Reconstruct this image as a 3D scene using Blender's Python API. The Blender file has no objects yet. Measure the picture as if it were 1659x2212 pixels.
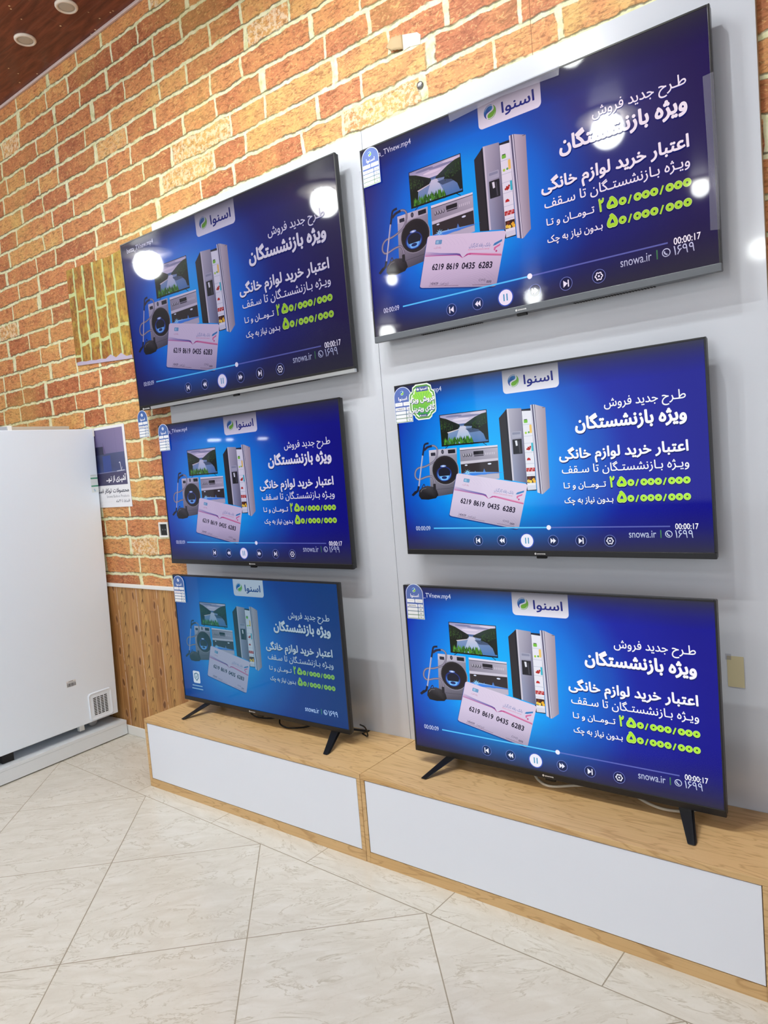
import bpy, bmesh, math, random
import numpy as np
from mathutils import Vector, Matrix
from mathutils.geometry import delaunay_2d_cdt

random.seed(7)
S = bpy.context.scene
COL = S.collection
PI = math.pi

# ------------------------------------------------------------------ camera
cam_d = bpy.data.cameras.new('camera')
cam = bpy.data.objects.new('camera', cam_d)
COL.objects.link(cam)
cam_d.sensor_fit = 'VERTICAL'
cam_d.sensor_height = 36.0
cam_d.lens = 1559.727 * 36.0 / 2212.0
cam_d.clip_start = 0.05
cam.location = (2.37721, -2.30184, 1.46751)
cam.rotation_euler = (1.498831, 0.0826016, 0.6522147)
S.camera = cam

# ------------------------------------------------------------------ world, exposure
w = bpy.data.worlds.new('world')
S.world = w
w.use_nodes = True
w.node_tree.nodes['Background'].inputs[0].default_value = (0.80, 0.88, 1.0, 1)
w.node_tree.nodes['Background'].inputs[1].default_value = 0.9
S.view_settings.view_transform = 'Standard'
S.view_settings.look = 'None'
S.view_settings.exposure = 0.0
S.view_settings.gamma = 1.0
S.view_settings.use_curve_mapping = False
S.cycles.use_denoising = True
S.cycles.max_bounces = 6
S.cycles.adaptive_threshold = 0.02
S.cycles.transparent_max_bounces = 12
S.cycles.caustics_reflective = False
S.cycles.caustics_refractive = False
S.cycles.sample_clamp_indirect = 6.0

LAMP_STRENGTH = 66.0
SPOT_STRENGTH = 6600.0      # small spotlights near the wall
       # round ceiling lamps
WINDOW_AND_FILL_POWER = 430.0       # daylight through the shop front, also scales the added side fill
ZC = 3.774                 # ceiling height


def area_light(name, loc, rot, sx, sy, power, color):
    l = bpy.data.lights.new(name, 'AREA')
    l.shape = 'RECTANGLE'
    l.size = sx
    l.size_y = sy
    l.energy = power
    l.color = color
    o = bpy.data.objects.new(name, l)
    COL.objects.link(o)
    o.location = loc
    o.rotation_euler = rot
    return o


area_light('daylight_shop_front', (0.0, -8.95, 1.75), (PI / 2, 0, 0), 8.0, 2.6, WINDOW_AND_FILL_POWER * 0.12, (0.86, 0.93, 1.0))
area_light('side_fill_light', (4.55, -4.6, 1.75), (PI / 2, 0, PI / 2), 7.0, 2.6, WINDOW_AND_FILL_POWER * 0.15, (0.90, 0.95, 1.0))  # added fill from the right; the right wall has no window


# ------------------------------------------------------------------ helpers
def lin(c):
    return tuple((v / 12.92 if v <= 0.04045 else ((v + 0.055) / 1.055) ** 2.4) for v in (k / 255.0 for k in c))


def mat(name, rgb, rough=0.5, metal=0.0, spec=0.5, coat=0.0, coat_rough=0.03):
    m = bpy.data.materials.new(name)
    m.use_nodes = True
    b = m.node_tree.nodes['Principled BSDF']
    b.inputs['Base Color'].default_value = (*lin(rgb), 1)
    b.inputs['Roughness'].default_value = rough
    b.inputs['Metallic'].default_value = metal
    b.inputs['Specular IOR Level'].default_value = spec
    b.inputs['Coat Weight'].default_value = coat
    b.inputs['Coat Roughness'].default_value = coat_rough
    return m


class NT:
    """small node builder"""

    def __init__(self, m):
        self.t = m.node_tree
        self.b = self.t.nodes.get('Principled BSDF')

    def n(self, kind, **kw):
        x = self.t.nodes.new(kind)
        for k, v in kw.items():
            setattr(x, k, v)
        return x

    def l(self, a, b):
        self.t.links.new(a, b)

    def put(self, sock, v):
        if isinstance(v, bpy.types.NodeSocket):
            self.l(v, sock)
        else:
            sock.default_value = v

    def m(self, op, a, b=None, c=None, clamp=False):
        x = self.n('ShaderNodeMath', operation=op, use_clamp=clamp)
        self.put(x.inputs[0], a)
        if b is not None:
            self.put(x.inputs[1], b)
        if c is not None:
            self.put(x.inputs[2], c)
        return x.outputs[0]

    def xyz(self, v):
        x = self.n('ShaderNodeSeparateXYZ')
        self.l(v, x.inputs[0])
        return x.outputs

    def vec(self, a=0.0, b=0.0, c=0.0):
        x = self.n('ShaderNodeCombineXYZ')
        for i, v in enumerate((a, b, c)):
            self.put(x.inputs[i], v)
        return x.outputs[0]

    def noise(self, vec, scale, detail=3.0, rough=0.55, dist=0.0):
        x = self.n('ShaderNodeTexNoise')
        self.l(vec, x.inputs['Vector'])
        x.inputs['Scale'].default_value = scale
        x.inputs['Detail'].default_value = detail
        x.inputs['Roughness'].default_value = rough
        x.inputs['Distortion'].default_value = dist
        return x.outputs['Fac']

    def white(self, vec, dim='3D'):
        x = self.n('ShaderNodeTexWhiteNoise', noise_dimensions=dim)
        if dim == '1D':
            self.put(x.inputs['W'], vec)
        else:
            self.l(vec, x.inputs['Vector'])
        return x.outputs['Value']

    def ramp(self, fac, stops, interp='LINEAR'):
        x = self.n('ShaderNodeValToRGB')
        x.color_ramp.interpolation = interp
        e = x.color_ramp.elements
        while len(e) < len(stops):
            e.new(0.5)
        for el, (p, c) in zip(e, stops):
            el.position = p
            el.color = (*lin(c), 1)
        self.put(x.inputs[0], fac)
        return x.outputs[0]

    def smooth(self, v, a, b, lo=0.0, hi=1.0):
        x = self.n('ShaderNodeMapRange', interpolation_type='SMOOTHSTEP')
        self.put(x.inputs[0], v)
        x.inputs[1].default_value = a
        x.inputs[2].default_value = b
        x.inputs[3].default_value = lo
        x.inputs[4].default_value = hi
        return x.outputs[0]

    def mix(self, f, a, b, blend='MIX'):
        x = self.n('ShaderNodeMix', data_type='RGBA', blend_type=blend)
        self.put(x.inputs[0], f)
        for i, v in ((6, a), (7, b)):
            self.put(x.inputs[i], v if isinstance(v, bpy.types.NodeSocket) else (*lin(v), 1))
        return x.outputs[2]

    def obj(self):
        return self.n('ShaderNodeTexCoord').outputs['Object']

    def bump(self, h, strength, dist):
        x = self.n('ShaderNodeBump')
        self.l(h, x.inputs['Height'])
        x.inputs['Strength'].default_value = strength
        x.inputs['Distance'].default_value = dist
        self.l(x.outputs[0], self.b.inputs['Normal'])


def put_props(o, label=None, cat=None, group=None, kind=None):
    if label:
        o['label'] = label
    if cat:
        o['category'] = cat
    if group:
        o['group'] = group
    if kind:
        o['kind'] = kind
    return o


def empty(name, loc, rot=(0, 0, 0), **kw):
    o = bpy.data.objects.new(name, None)
    COL.objects.link(o)
    o.empty_display_size = 0.1
    o.location = loc
    o.rotation_euler = rot
    return put_props(o, **kw)


def box(bm, x0, x1, y0, y1, z0, z1, bev=0.0, seg=2):
    r = bmesh.ops.create_cube(bm, size=1.0)
    vs = r['verts']
    for v in vs:
        v.co = Vector((x0 + (v.co.x + .5) * (x1 - x0), y0 + (v.co.y + .5) * (y1 - y0), z0 + (v.co.z + .5) * (z1 - z0)))
    if bev > 0:
        es = {e for v in vs for e in v.link_edges}
        bmesh.ops.bevel(bm, geom=list(es), offset=bev, segments=seg, profile=0.5, affect='EDGES')
    return bm


def hexa(bm, bottom, top, bev=0.0):
    """8-corner block: two quads given in the same winding"""
    vs = [bm.verts.new(p) for p in list(bottom) + list(top)]
    fs = [bm.faces.new([vs[i] for i in q]) for q in
          ((3, 2, 1, 0), (4, 5, 6, 7), (0, 1, 5, 4), (1, 2, 6, 5), (2, 3, 7, 6), (3, 0, 4, 7))]
    bmesh.ops.recalc_face_normals(bm, faces=fs)
    if bev > 0:
        es = {e for f in fs for e in f.edges}
        bmesh.ops.bevel(bm, geom=list(es), offset=bev, segments=2, profile=0.5, affect='EDGES')


def lathe(bm, prof, segs=32, axis='Z', center=(0, 0, 0)):
    """revolve (r, h) points about an axis"""
    rings = []
    c = Vector(center)
    for r, h in prof:
        ring = []
        for k in range(segs):
            a = 2 * PI * k / segs
            p = (r * math.cos(a), r * math.sin(a), h)
            if axis == 'Y':
                p = (p[0], p[2], p[1])
            elif axis == 'X':
                p = (p[2], p[0], p[1])
            ring.append(bm.verts.new(c + Vector(p)))
        rings.append(ring)
    for a, b in zip(rings, rings[1:]):
        for k in range(segs):
            bm.faces.new((a[k], a[(k + 1) % segs], b[(k + 1) % segs], b[k]))
    for r in (rings[0], rings[-1]):
        try:
            bm.faces.new(r)
        except ValueError:
            pass
    bmesh.ops.recalc_face_normals(bm, faces=bm.faces[:])


def tube(bm, pts, r, segs=8, sub=6):
    """smooth round cable through the points (Catmull-Rom)"""
    P = [Vector(p) for p in pts]
    Q = []
    for i in range(len(P) - 1):
        p0, p1, p2, p3 = P[max(i - 1, 0)], P[i], P[i + 1], P[min(i + 2, len(P) - 1)]
        for k in range(sub):
            t = k / sub
            Q.append(0.5 * ((2 * p1) + (p2 - p0) * t + (2 * p0 - 5 * p1 + 4 * p2 - p3) * t * t + (3 * p1 - p0 - 3 * p2 + p3) * t ** 3))
    Q.append(P[-1])
    rings = []
    for i, q in enumerate(Q):
        d = (Q[min(i + 1, len(Q) - 1)] - Q[max(i - 1, 0)]).normalized()
        a = d.cross(Vector((0, 0, 1)))
        if a.length < 1e-4:
            a = d.cross(Vector((1, 0, 0)))
        a.normalize()
        b = d.cross(a).normalized()
        rings.append([bm.verts.new(q + r * (math.cos(2 * PI * k / segs) * a + math.sin(2 * PI * k / segs) * b)) for k in range(segs)])
    for a, b in zip(rings, rings[1:]):
        for k in range(segs):
            bm.faces.new((a[k], a[(k + 1) % segs], b[(k + 1) % segs], b[k]))
    bm.faces.new(rings[0])
    bm.faces.new(rings[-1])
    bmesh.ops.recalc_face_normals(bm, faces=bm.faces[:])


def obj(name, bm, m, parent=None, smooth=False, **kw):
    me = bpy.data.meshes.new(name)
    bm.to_mesh(me)
    bm.free()
    if smooth:
        for p in me.polygons:
            p.use_smooth = True
    me.materials.append(m)
    o = bpy.data.objects.new(name, me)
    COL.objects.link(o)
    if parent:
        o.parent = parent
    return put_props(o, **kw)


def boxo(name, dims, m, parent=None, bev=0.0, **kw):
    bm = bmesh.new()
    box(bm, *dims, bev=bev)
    return obj(name, bm, m, parent, **kw)


# ------------------------------------------------------------------ Persian lettering
_F = {
    'ا': 'FE8D FE8E', 'آ': 'FE81 FE82', 'ب': 'FE8F FE90 FE91 FE92', 'پ': 'FB56 FB57 FB58 FB59', 'ت': 'FE95 FE96 FE97 FE98',
    'ج': 'FE9D FE9E FE9F FEA0', 'چ': 'FB7A FB7B FB7C FB7D', 'ح': 'FEA1 FEA2 FEA3 FEA4', 'خ': 'FEA5 FEA6 FEA7 FEA8',
    'د': 'FEA9 FEAA', 'ر': 'FEAD FEAE', 'ز': 'FEAF FEB0', 'ژ': 'FB8A FB8B', 'س': 'FEB1 FEB2 FEB3 FEB4',
    'ش': 'FEB5 FEB6 FEB7 FEB8', 'ص': 'FEB9 FEBA FEBB FEBC', 'ض': 'FEBD FEBE FEBF FEC0', 'ط': 'FEC1 FEC2 FEC3 FEC4',
    'ع': 'FEC9 FECA FECB FECC', 'ف': 'FED1 FED2 FED3 FED4', 'ق': 'FED5 FED6 FED7 FED8', 'ک': 'FB8E FB8F FB90 FB91',
    'گ': 'FB92 FB93 FB94 FB95', 'ل': 'FEDD FEDE FEDF FEE0', 'م': 'FEE1 FEE2 FEE3 FEE4', 'ن': 'FEE5 FEE6 FEE7 FEE8',
    'و': 'FEED FEEE', 'ه': 'FEE9 FEEA FEEB FEEC', 'ی': 'FBFC FBFD FBFE FBFF', 'ـ': '0640 0640 0640 0640',
    '\u0001': 'FEFB FEFC',
}
_F = {k: [chr(int(x, 16)) for x in v.split()] for k, v in _F.items()}


def shape(s):
    """join Persian letters and return them in drawing order, left to right"""
    s = s.replace('لا', '\u0001')
    out = []
    for i, c in enumerate(s):
        if c not in _F:
            out.append(c)
            continue
        f = _F[c]
        prev = i > 0 and s[i - 1] in _F and len(_F[s[i - 1]]) == 4
        nxt = len(f) == 4 and i + 1 < len(s) and s[i + 1] in _F
        out.append(f[(3 if nxt else 1) if prev else (2 if nxt else 0)])
    return ''.join(reversed(out))


_glyphs = {}


def text_geo(s, offset=0.0, res=4):
    key = (s, offset, res)
    if key not in _glyphs:
        cu = bpy.data.curves.new('lettering', 'FONT')
        cu.body = s
        cu.size = 1.0
        cu.offset = offset
        cu.resolution_u = res
        cu.fill_mode = 'NONE'
        o = bpy.data.objects.new('lettering', cu)
        COL.objects.link(o)
        dg = bpy.context.evaluated_depsgraph_get()
        me = bpy.data.meshes.new_from_object(o.evaluated_get(dg), depsgraph=dg)
        co = np.array([v.co[:2] for v in me.vertices]) if len(me.vertices) else np.zeros((0, 2))
        ed = np.array([e.vertices[:] for e in me.edges]) if len(me.edges) else np.zeros((0, 2), int)
        # edges run along the outline; the closing edge of a loop comes as (first, last)
        ed = np.array([(b, a) if b - a > 1 else (a, b) for a, b in ed]) if len(ed) else ed
        if len(co):
            V, _e, Fc, *_ = delaunay_2d_cdt([Vector(c) for c in co], [tuple(map(int, e)) for e in ed], [], 0, 1e-5, False)
            V = [tuple(v) for v in V]
            cen = np.array([np.mean([V[i] for i in f], axis=0) for f in Fc])
            P0, P1 = co[ed[:, 0]], co[ed[:, 1]]
            up = (P0[None, :, 1] <= cen[:, 1, None]) & (P1[None, :, 1] > cen[:, 1, None])
            dn = (P0[None, :, 1] > cen[:, 1, None]) & (P1[None, :, 1] <= cen[:, 1, None])
            side = (P1[None, :, 0] - P0[None, :, 0]) * (cen[:, 1, None] - P0[None, :, 1]) - (cen[:, 0, None] - P0[None, :, 0]) * (P1[None, :, 1] - P0[None, :, 1])
            wn = (up & (side > 0)).sum(1) - (dn & (side < 0)).sum(1)
            _glyphs[key] = (V, [tuple(f) for f, w_ in zip(Fc, wn) if w_ != 0])
        else:
            _glyphs[key] = ([], [])
        bpy.data.objects.remove(o)
        bpy.data.curves.remove(cu)
        bpy.data.meshes.remove(me)
    return _glyphs[key]


class Art:
    """flat artwork drawn in canvas pixels (y down); becomes one mesh with a colour per corner"""

    def __init__(self, step=0.000004, k=1 / 1920.0):
        self.v, self.f, self.c = [], [], []
        self.z = 0.0
        self.step = step
        self.k = k
        self.M = None
        self.hold = False      # True: neighbours that do not cover each other share a level

    def up(self):
        if not self.hold:
            self.z += self.step

    def add(self, pts, cols):
        if self.M:
            pts = [self.M(p) for p in pts]
        n = len(self.v)
        self.v += [(p[0] * self.k, -self.z, -p[1] * self.k) for p in pts]
        self.f.append(list(range(n, n + len(pts))))
        self.c.append(cols)

    @staticmethod
    def col(c):
        return (*lin(c[:3]), c[3] if len(c) > 3 else 1.0)

    def poly(self, pts, c):
        self.up()
        cc = [self.col(q) for q in c] if isinstance(c[0], (tuple, list)) else [self.col(c)] * len(pts)
        self.add(pts, cc)

    def rect(self, x0, y0, x1, y1, c):
        self.poly([(x0, y0), (x1, y0), (x1, y1), (x0, y1)], c)

    @staticmethod
    def rr(x0, y0, x1, y1, r, top=True, n=6):
        P = []
        for cx, cy, a0, on in ((x1 - r, y0 + r, -90, top), (x1 - r, y1 - r, 0, True), (x0 + r, y1 - r, 90, True), (x0 + r, y0 + r, 180, top)):
            if on:
                for i in range(n + 1):
                    a = math.radians(a0 + 90 * i / n)
                    P.append((cx + r * math.cos(a), cy + r * math.sin(a)))
            else:
                P.append((x1, y0) if a0 == -90 else (x0, y0))
        return P

    def rrect(self, x0, y0, x1, y1, r, c, top=True):
        self.poly(self.rr(x0, y0, x1, y1, r, top), c)

    def disc(self, cx, cy, rx, c, ry=None, n=28):
        ry = ry or rx
        self.poly([(cx + rx * math.cos(2 * PI * i / n), cy + ry * math.sin(2 * PI * i / n)) for i in range(n)], c)

    def arc(self, cx, cy, r0, r1, a0, a1, c, n=24, taper=False):
        self.up()
        cc = self.col(c)
        for i in range(n):
            q = []
            for a, first in ((i / n, 1), ((i + 1) / n, 0)):
                t = math.radians(a0 + (a1 - a0) * a)
                wd = (r1 - r0) * (math.sin(PI * a) if taper else 1.0)
                pr = [(cx + r0 * math.cos(t), cy + r0 * math.sin(t)), (cx + (r0 + wd) * math.cos(t), cy + (r0 + wd) * math.sin(t))]
                q += pr if first else pr[::-1]
            self.add(q, [cc] * 4)

    def ring(self, cx, cy, r, wd, c, n=36):
        self.arc(cx, cy, r - wd / 2, r + wd / 2, 0, 360, c, n)

    def line(self, pts, wd, c):
        self.up()
        cc = self.col(c)
        L = []
        for i, p in enumerate(pts):
            a = pts[max(i - 1, 0)]
            b = pts[min(i + 1, len(pts) - 1)]
            d = math.hypot(b[0] - a[0], b[1] - a[1]) or 1
            nx, ny = -(b[1] - a[1]) / d * wd / 2, (b[0] - a[0]) / d * wd / 2
            L.append(((p[0] + nx, p[1] + ny), (p[0] - nx, p[1] - ny)))
        for a, b in zip(L, L[1:]):
            self.add([a[0], b[0], b[1], a[1]], [cc] * 4)

    def curve(self, pts, wd, c, sub=6):
        Q = []
        for i in range(len(pts) - 1):
            p0, p1, p2, p3 = pts[max(i - 1, 0)], pts[i], pts[i + 1], pts[min(i + 2, len(pts) - 1)]
            for k in range(sub):
                t = k / sub
                Q.append(tuple(0.5 * (2 * p1[j] + (p2[j] - p0[j]) * t + (2 * p0[j] - 5 * p1[j] + 4 * p2[j] - p3[j]) * t * t + (3 * p1[j] - p0[j] - 3 * p2[j] + p3[j]) * t ** 3) for j in (0, 1)))
        Q.append(pts[-1])
        self.line(Q, wd, c)

    def text(self, s, x0, x1, base, cap, c, offset=0.0, fa=False, shadow=None, res=4, ref=0.714):
        """lettering from x0 to x1 on the base line; cap = height of a letter that is ref em tall"""
        V, Fc = text_geo(shape(s) if fa else s, 0.0, res)
        if not V:
            return
        a, b = min(v[0] for v in V) - offset, max(v[0] for v in V) + offset
        sx = (x1 - x0) / (b - a)
        sy = cap / (ref + offset)
        nn = 0 if offset < 0.006 else (6 if offset < 0.03 else 10)
        strokes = [(0.0, 0.0)] + [(offset * math.cos(2 * PI * q / nn), offset * math.sin(2 * PI * q / nn)) for q in range(nn)]
        for dx, dy, cc in ([(shadow[0], shadow[1], shadow[2])] if shadow else []) + [(0, 0, c)]:
            self.up()
            k = self.col(cc)
            z0 = self.z
            for q, (ox, oy) in enumerate(strokes):
                self.z = z0 + (q * self.step * 0.4 if self.k == 1.0 else 0.0)
                for f in Fc:
                    self.add([(x0 + (V[i][0] + ox - a) * sx + dx, base - (V[i][1] + oy) * sy + dy) for i in f][::-1], [k] * len(f))

    def mesh(self, name, m):
        me = bpy.data.meshes.new(name)
        me.from_pydata(self.v, [], self.f)
        at = me.color_attributes.new('Col', 'FLOAT_COLOR', 'CORNER')
        flat = [x for cc in self.c for q in cc for x in q]
        at.data.foreach_set('color', flat)
        bm = bmesh.new()
        bm.from_mesh(me)
        for f in bm.faces:
            if f.normal.y > 0:
                f.normal_flip()
        bm.to_mesh(me)
        bm.free()
        me.materials.append(m)
        return me


def place(name, me, parent=None, loc=(0, 0, 0), scale=1.0, **kw):
    o = bpy.data.objects.new(name, me)
    COL.objects.link(o)
    o.parent = parent
    o.location = loc
    o.scale = (scale, scale, scale)
    return put_props(o, **kw)


# ------------------------------------------------------------------ materials
M_black = mat('black_plastic', (8, 8, 9), 0.35, spec=0.3)
M_bezel = mat('bezel_black', (20, 20, 23), 0.3)
M_shell = mat('housing_dark_grey', (52, 53, 55), 0.5)
M_greyb = mat('bezel_grey', (92, 97, 104), 0.38)
M_chrome = mat('silver_strip', (205, 208, 212), 0.3, metal=0.85)
M_gwhite = mat('gloss_white', (203, 207, 216), 0.22, coat=0.35, coat_rough=0.06)
M_door = mat('door_white', (234, 240, 252), 0.3)
M_freezer = mat('freezer_white', (233, 242, 254), 0.4)
M_plinth = mat('plinth_white', (224, 229, 234), 0.35)
M_white = mat('white_plastic', (235, 235, 232), 0.4)
M_grey = mat('grey_plastic', (168, 168, 168), 0.5)
M_lid = mat('lid_beige_grey', (190, 180, 165), 0.4)
M_lidb = mat('lid_blue_grey', (176, 184, 196), 0.2)
M_steel = mat('steel', (150, 152, 155), 0.3, metal=1.0)
M_cablew = mat('cable_cream', (222, 212, 192), 0.5)
M_edge = mat('edge_band_tan', (178, 158, 132), 0.5)
M_dark = mat('slot_dark', (22, 22, 24), 0.6)
M_logo = mat('logo_white', (225, 225, 225), 0.5)
M_trim = mat('ceiling_trim_pale', (206, 186, 182), 0.5)
M_paper = mat('note_paper', (196, 186, 150), 0.7)


def make_print(name, rough=0.35):
    """printed sheet: colours come from the artwork"""
    m = mat(name, (255, 255, 255), rough)
    t = NT(m)
    a = t.n('ShaderNodeVertexColor', layer_name='Col')
    t.l(a.outputs['Color'], t.b.inputs['Base Color'])
    return m


M_print = make_print('print')


SCREEN = (0.3, 0.07, 0.45, 0.035)      # roughness, specular, coat, coat roughness of the display glass


def make_screen():
    m = mat('screen_glass', (3, 3, 4), SCREEN[0], spec=SCREEN[1], coat=SCREEN[2], coat_rough=SCREEN[3])
    t = NT(m)
    a = t.n('ShaderNodeVertexColor', layer_name='Col')
    oi = t.n('ShaderNodeObjectInfo')
    mul = t.n('ShaderNodeMix', data_type='RGBA', blend_type='MULTIPLY')
    mul.inputs[0].default_value = 1.0
    t.l(a.outputs['Color'], mul.inputs[6])
    t.l(oi.outputs['Color'], mul.inputs[7])
    # panel contrast: alpha of the object colour lifts the blacks (oblique view of a dull panel)
    lift = t.n('ShaderNodeMix', data_type='RGBA', blend_type='MIX')
    inv = t.m('SUBTRACT', 1.0, oi.outputs['Alpha'])
    t.l(inv, lift.inputs[0])
    t.l(mul.outputs[2], lift.inputs[6])
    lift.inputs[7].default_value = (*lin((0, 125, 150)), 1)
    t.l(lift.outputs[2], t.b.inputs['Emission Color'])
    t.b.inputs['Emission Strength'].default_value = 1.0
    return m


def make_overlay():
    m = bpy.data.materials.new('player_overlay')
    m.use_nodes = True
    t = NT(m)
    out = t.t.nodes['Material Output']
    a = t.n('ShaderNodeVertexColor', layer_name='Col')
    oi = t.n('ShaderNodeObjectInfo')
    mul = t.n('ShaderNodeMix', data_type='RGBA', blend_type='MULTIPLY')
    mul.inputs[0].default_value = 1.0
    t.l(a.outputs['Color'], mul.inputs[6])
    t.l(oi.outputs['Color'], mul.inputs[7])
    e = t.b
    for k, v in (('Base Color', (.001, .001, .001, 1)), ('Roughness', SCREEN[0]), ('Specular IOR Level', SCREEN[1]),
                 ('Coat Weight', SCREEN[2]), ('Coat Roughness', SCREEN[3]), ('Emission Strength', 1.0)):
        e.inputs[k].default_value = v
    t.l(mul.outputs[2], e.inputs['Emission Color'])
    tr = t.n('ShaderNodeBsdfTransparent')
    mx = t.n('ShaderNodeMixShader')
    t.l(a.outputs['Alpha'], mx.inputs[0])
    t.l(tr.outputs[0], mx.inputs[1])
    t.l(e.outputs[0], mx.inputs[2])
    t.l(mx.outputs[0], out.inputs[0])
    return m


M_screen = make_screen()
M_over = make_overlay()


def make_film():
    m = bpy.data.materials.new('clear_film')
    m.use_nodes = True
    t = NT(m)
    t.b.inputs['Base Color'].default_value = (*lin((150, 150, 165)), 1)
    t.b.inputs['Roughness'].default_value = 0.12
    tr = t.n('ShaderNodeBsdfTransparent')
    mx = t.n('ShaderNodeMixShader')
    mx.inputs[0].default_value = 0.2
    t.l(tr.outputs[0], mx.inputs[1])
    t.l(t.b.outputs[0], mx.inputs[2])
    t.l(mx.outputs[0], t.t.nodes['Material Output'].inputs[0])
    return m


M_film = make_film()


SEAM_X = 1.361


def make_brick(name, h=0.1052, L=0.31, swap=False, tint=None, seed=0.0):
    """brick-print wallpaper: rough orange bricks, wide cream joints"""
    m = mat(name, (180, 110, 60), 0.55, spec=0.3)
    t = NT(m)
    P = t.obj()
    X, Y, Z = t.xyz(P)
    if swap:
        X, Z = Z, X
    wob = t.noise(P, 9.0, 2.0)
    wob2 = t.noise(t.vec(X, 3.7, Z), 38.0, 3.0)
    wob3 = t.noise(t.vec(Z, 9.1, X), 7.0, 2.0)
    z = t.m('ADD', Z, t.m('MULTIPLY', t.m('SUBTRACT', wob, 0.5), 0.030))
    z = t.m('ADD', z, t.m('MULTIPLY', t.m('SUBTRACT', wob2, 0.5), 0.014))
    x = t.m('ADD', X, t.m('MULTIPLY', t.m('SUBTRACT', wob3, 0.5), 0.035))
    x = t.m('ADD', x, t.m('MULTIPLY', t.m('SUBTRACT', wob2, 0.5), 0.012))
    zr = t.m('DIVIDE', z, h)
    r = t.m('FLOOR', zr)
    fz = t.m('SUBTRACT', zr, r)
    rr = t.white(t.m('ADD', r, seed), '1D')
    u = t.m('ADD', t.m('DIVIDE', x, L), t.m('MULTIPLY', rr, 7.31))
    u = t.m('ADD', u, t.m('MULTIPLY', t.m('SINE', t.m('ADD', t.m('MULTIPLY', u, 2 * PI * 0.41), t.m('MULTIPLY', rr, 11.0))), 0.2))
    cid = t.m('FLOOR', u)
    fu = t.m('SUBTRACT', u, cid)
    dx = t.m('MULTIPLY', t.m('MINIMUM', fu, t.m('SUBTRACT', 1.0, fu)), L * 0.9)
    dz = t.m('MULTIPLY', t.m('MINIMUM', fz, t.m('SUBTRACT', 1.0, fz)), h)
    # rounded corners
    dd = t.m('MINIMUM', dx, dz)
    brick = t.smooth(dd, 0.0068, 0.0105)
    idv = t.vec(cid, r, seed)
    c1 = t.white(idv)
    fine = t.noise(P, 62.0, 6.0, 0.68)
    streak = t.noise(t.vec(t.m('MULTIPLY', X, 0.45), t.m('MULTIPLY', c1, 9.0), t.m('MULTIPLY', Z, 1.6)), 55.0, 5.0, 0.65, 0.8)
    blotch = t.noise(P, 11.0, 3.0)
    big = t.noise(P, 1.6, 2.0)
    base = t.ramp(t.m('ADD', t.m('MULTIPLY', c1, 0.72), t.m('MULTIPLY', t.m('SUBTRACT', blotch, 0.36), 0.9)),
                  [(0.0, (162, 92, 62)), (0.22, (188, 112, 74)), (0.45, (208, 134, 87)), (0.68, (217, 152, 96)), (0.88, (222, 172, 104)), (1.0, (230, 194, 128))])
    base = t.mix(t.smooth(streak, 0.52, 0.36, 0, 0.6), base, (112, 58, 30))
    emb = t.noise(t.vec(t.m('MULTIPLY', X, 0.6), c1, Z), 52.0, 6.0, 0.66, 2.2)
    base = t.mix(t.smooth(emb, 0.52, 0.66, 0, 0.55), base, (236, 196, 132))
    base = t.mix(t.smooth(emb, 0.46, 0.34, 0, 0.55), base, (120, 64, 34))
    base = t.mix(t.smooth(fine, 0.58, 0.74, 0, 0.45), base, (236, 200, 138))
    base = t.mix(t.smooth(fine, 0.40, 0.28, 0, 0.4), base, (84, 42, 22))
    # some pale worn bricks
    worn = t.m('MULTIPLY', t.smooth(c1, 0.95, 0.96), t.smooth(t.noise(P, 44.0, 4.0, 0.7), 0.46, 0.56))
    base = t.mix(t.m('MULTIPLY', worn, 0.7), base, (240, 220, 190))
    mort = t.ramp(t.noise(P, 26.0, 5.0, 0.65), [(0.25, (164, 168, 112)), (0.40, (214, 214, 164)), (0.55, (234, 232, 196)), (0.75, (242, 238, 216))])
    c = t.mix(brick, mort, base)
    # printed dark crack under each course of bricks and beside some
    crack = t.smooth(t.m('ABSOLUTE', t.m('SUBTRACT', t.m('MULTIPLY', fz, h), 0.0078)), 0.0052, 0.0016)
    crack = t.m('MULTIPLY', crack, t.smooth(t.noise(P, 7.0, 3.0, 0.6), 0.36, 0.50))
    crack2 = t.m('MULTIPLY', t.smooth(t.m('ABSOLUTE', t.m('SUBTRACT', dd, 0.0088)), 0.003, 0.001), t.smooth(wob2, 0.5, 0.62))
    c = t.mix(t.m('MULTIPLY', t.m('MAXIMUM', crack, t.m('MULTIPLY', crack2, 0.7)), 0.8), c, (62, 50, 26))
    c = t.mix(t.smooth(big, 0.42, 0.68, 0, 0.22), c, (228, 204, 112))
    if not tint:      # paper seam
        c = t.mix(t.smooth(t.m('ABSOLUTE', t.m('SUBTRACT', X, SEAM_X)), 0.0022, 0.0008, 0, 0.7), c, (120, 76, 42))
    if tint:
        c = t.mix(0.75, c, tint, 'MULTIPLY')
        c = t.mix(t.smooth(t.noise(P, 14.0, 3.0), 0.46, 0.66, 0.0, 0.4), c, (210, 194, 84))
        c = t.mix(t.smooth(t.noise(P, 30.0, 4.0, .65), 0.46, 0.36, 0.0, 0.5), c, (92, 78, 36))
        c = t.mix(t.m('MULTIPLY', t.m('SUBTRACT', 1.0, brick), 0.6), c, (206, 222, 168))
    t.l(c, t.b.inputs['Base Color'])
    return m


M_brick = make_brick('brick_wallpaper')
M_patch = make_brick('brick_sheet_yellow', h=0.098, L=0.25, swap=True, tint=(196, 198, 118), seed=31.0)


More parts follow.
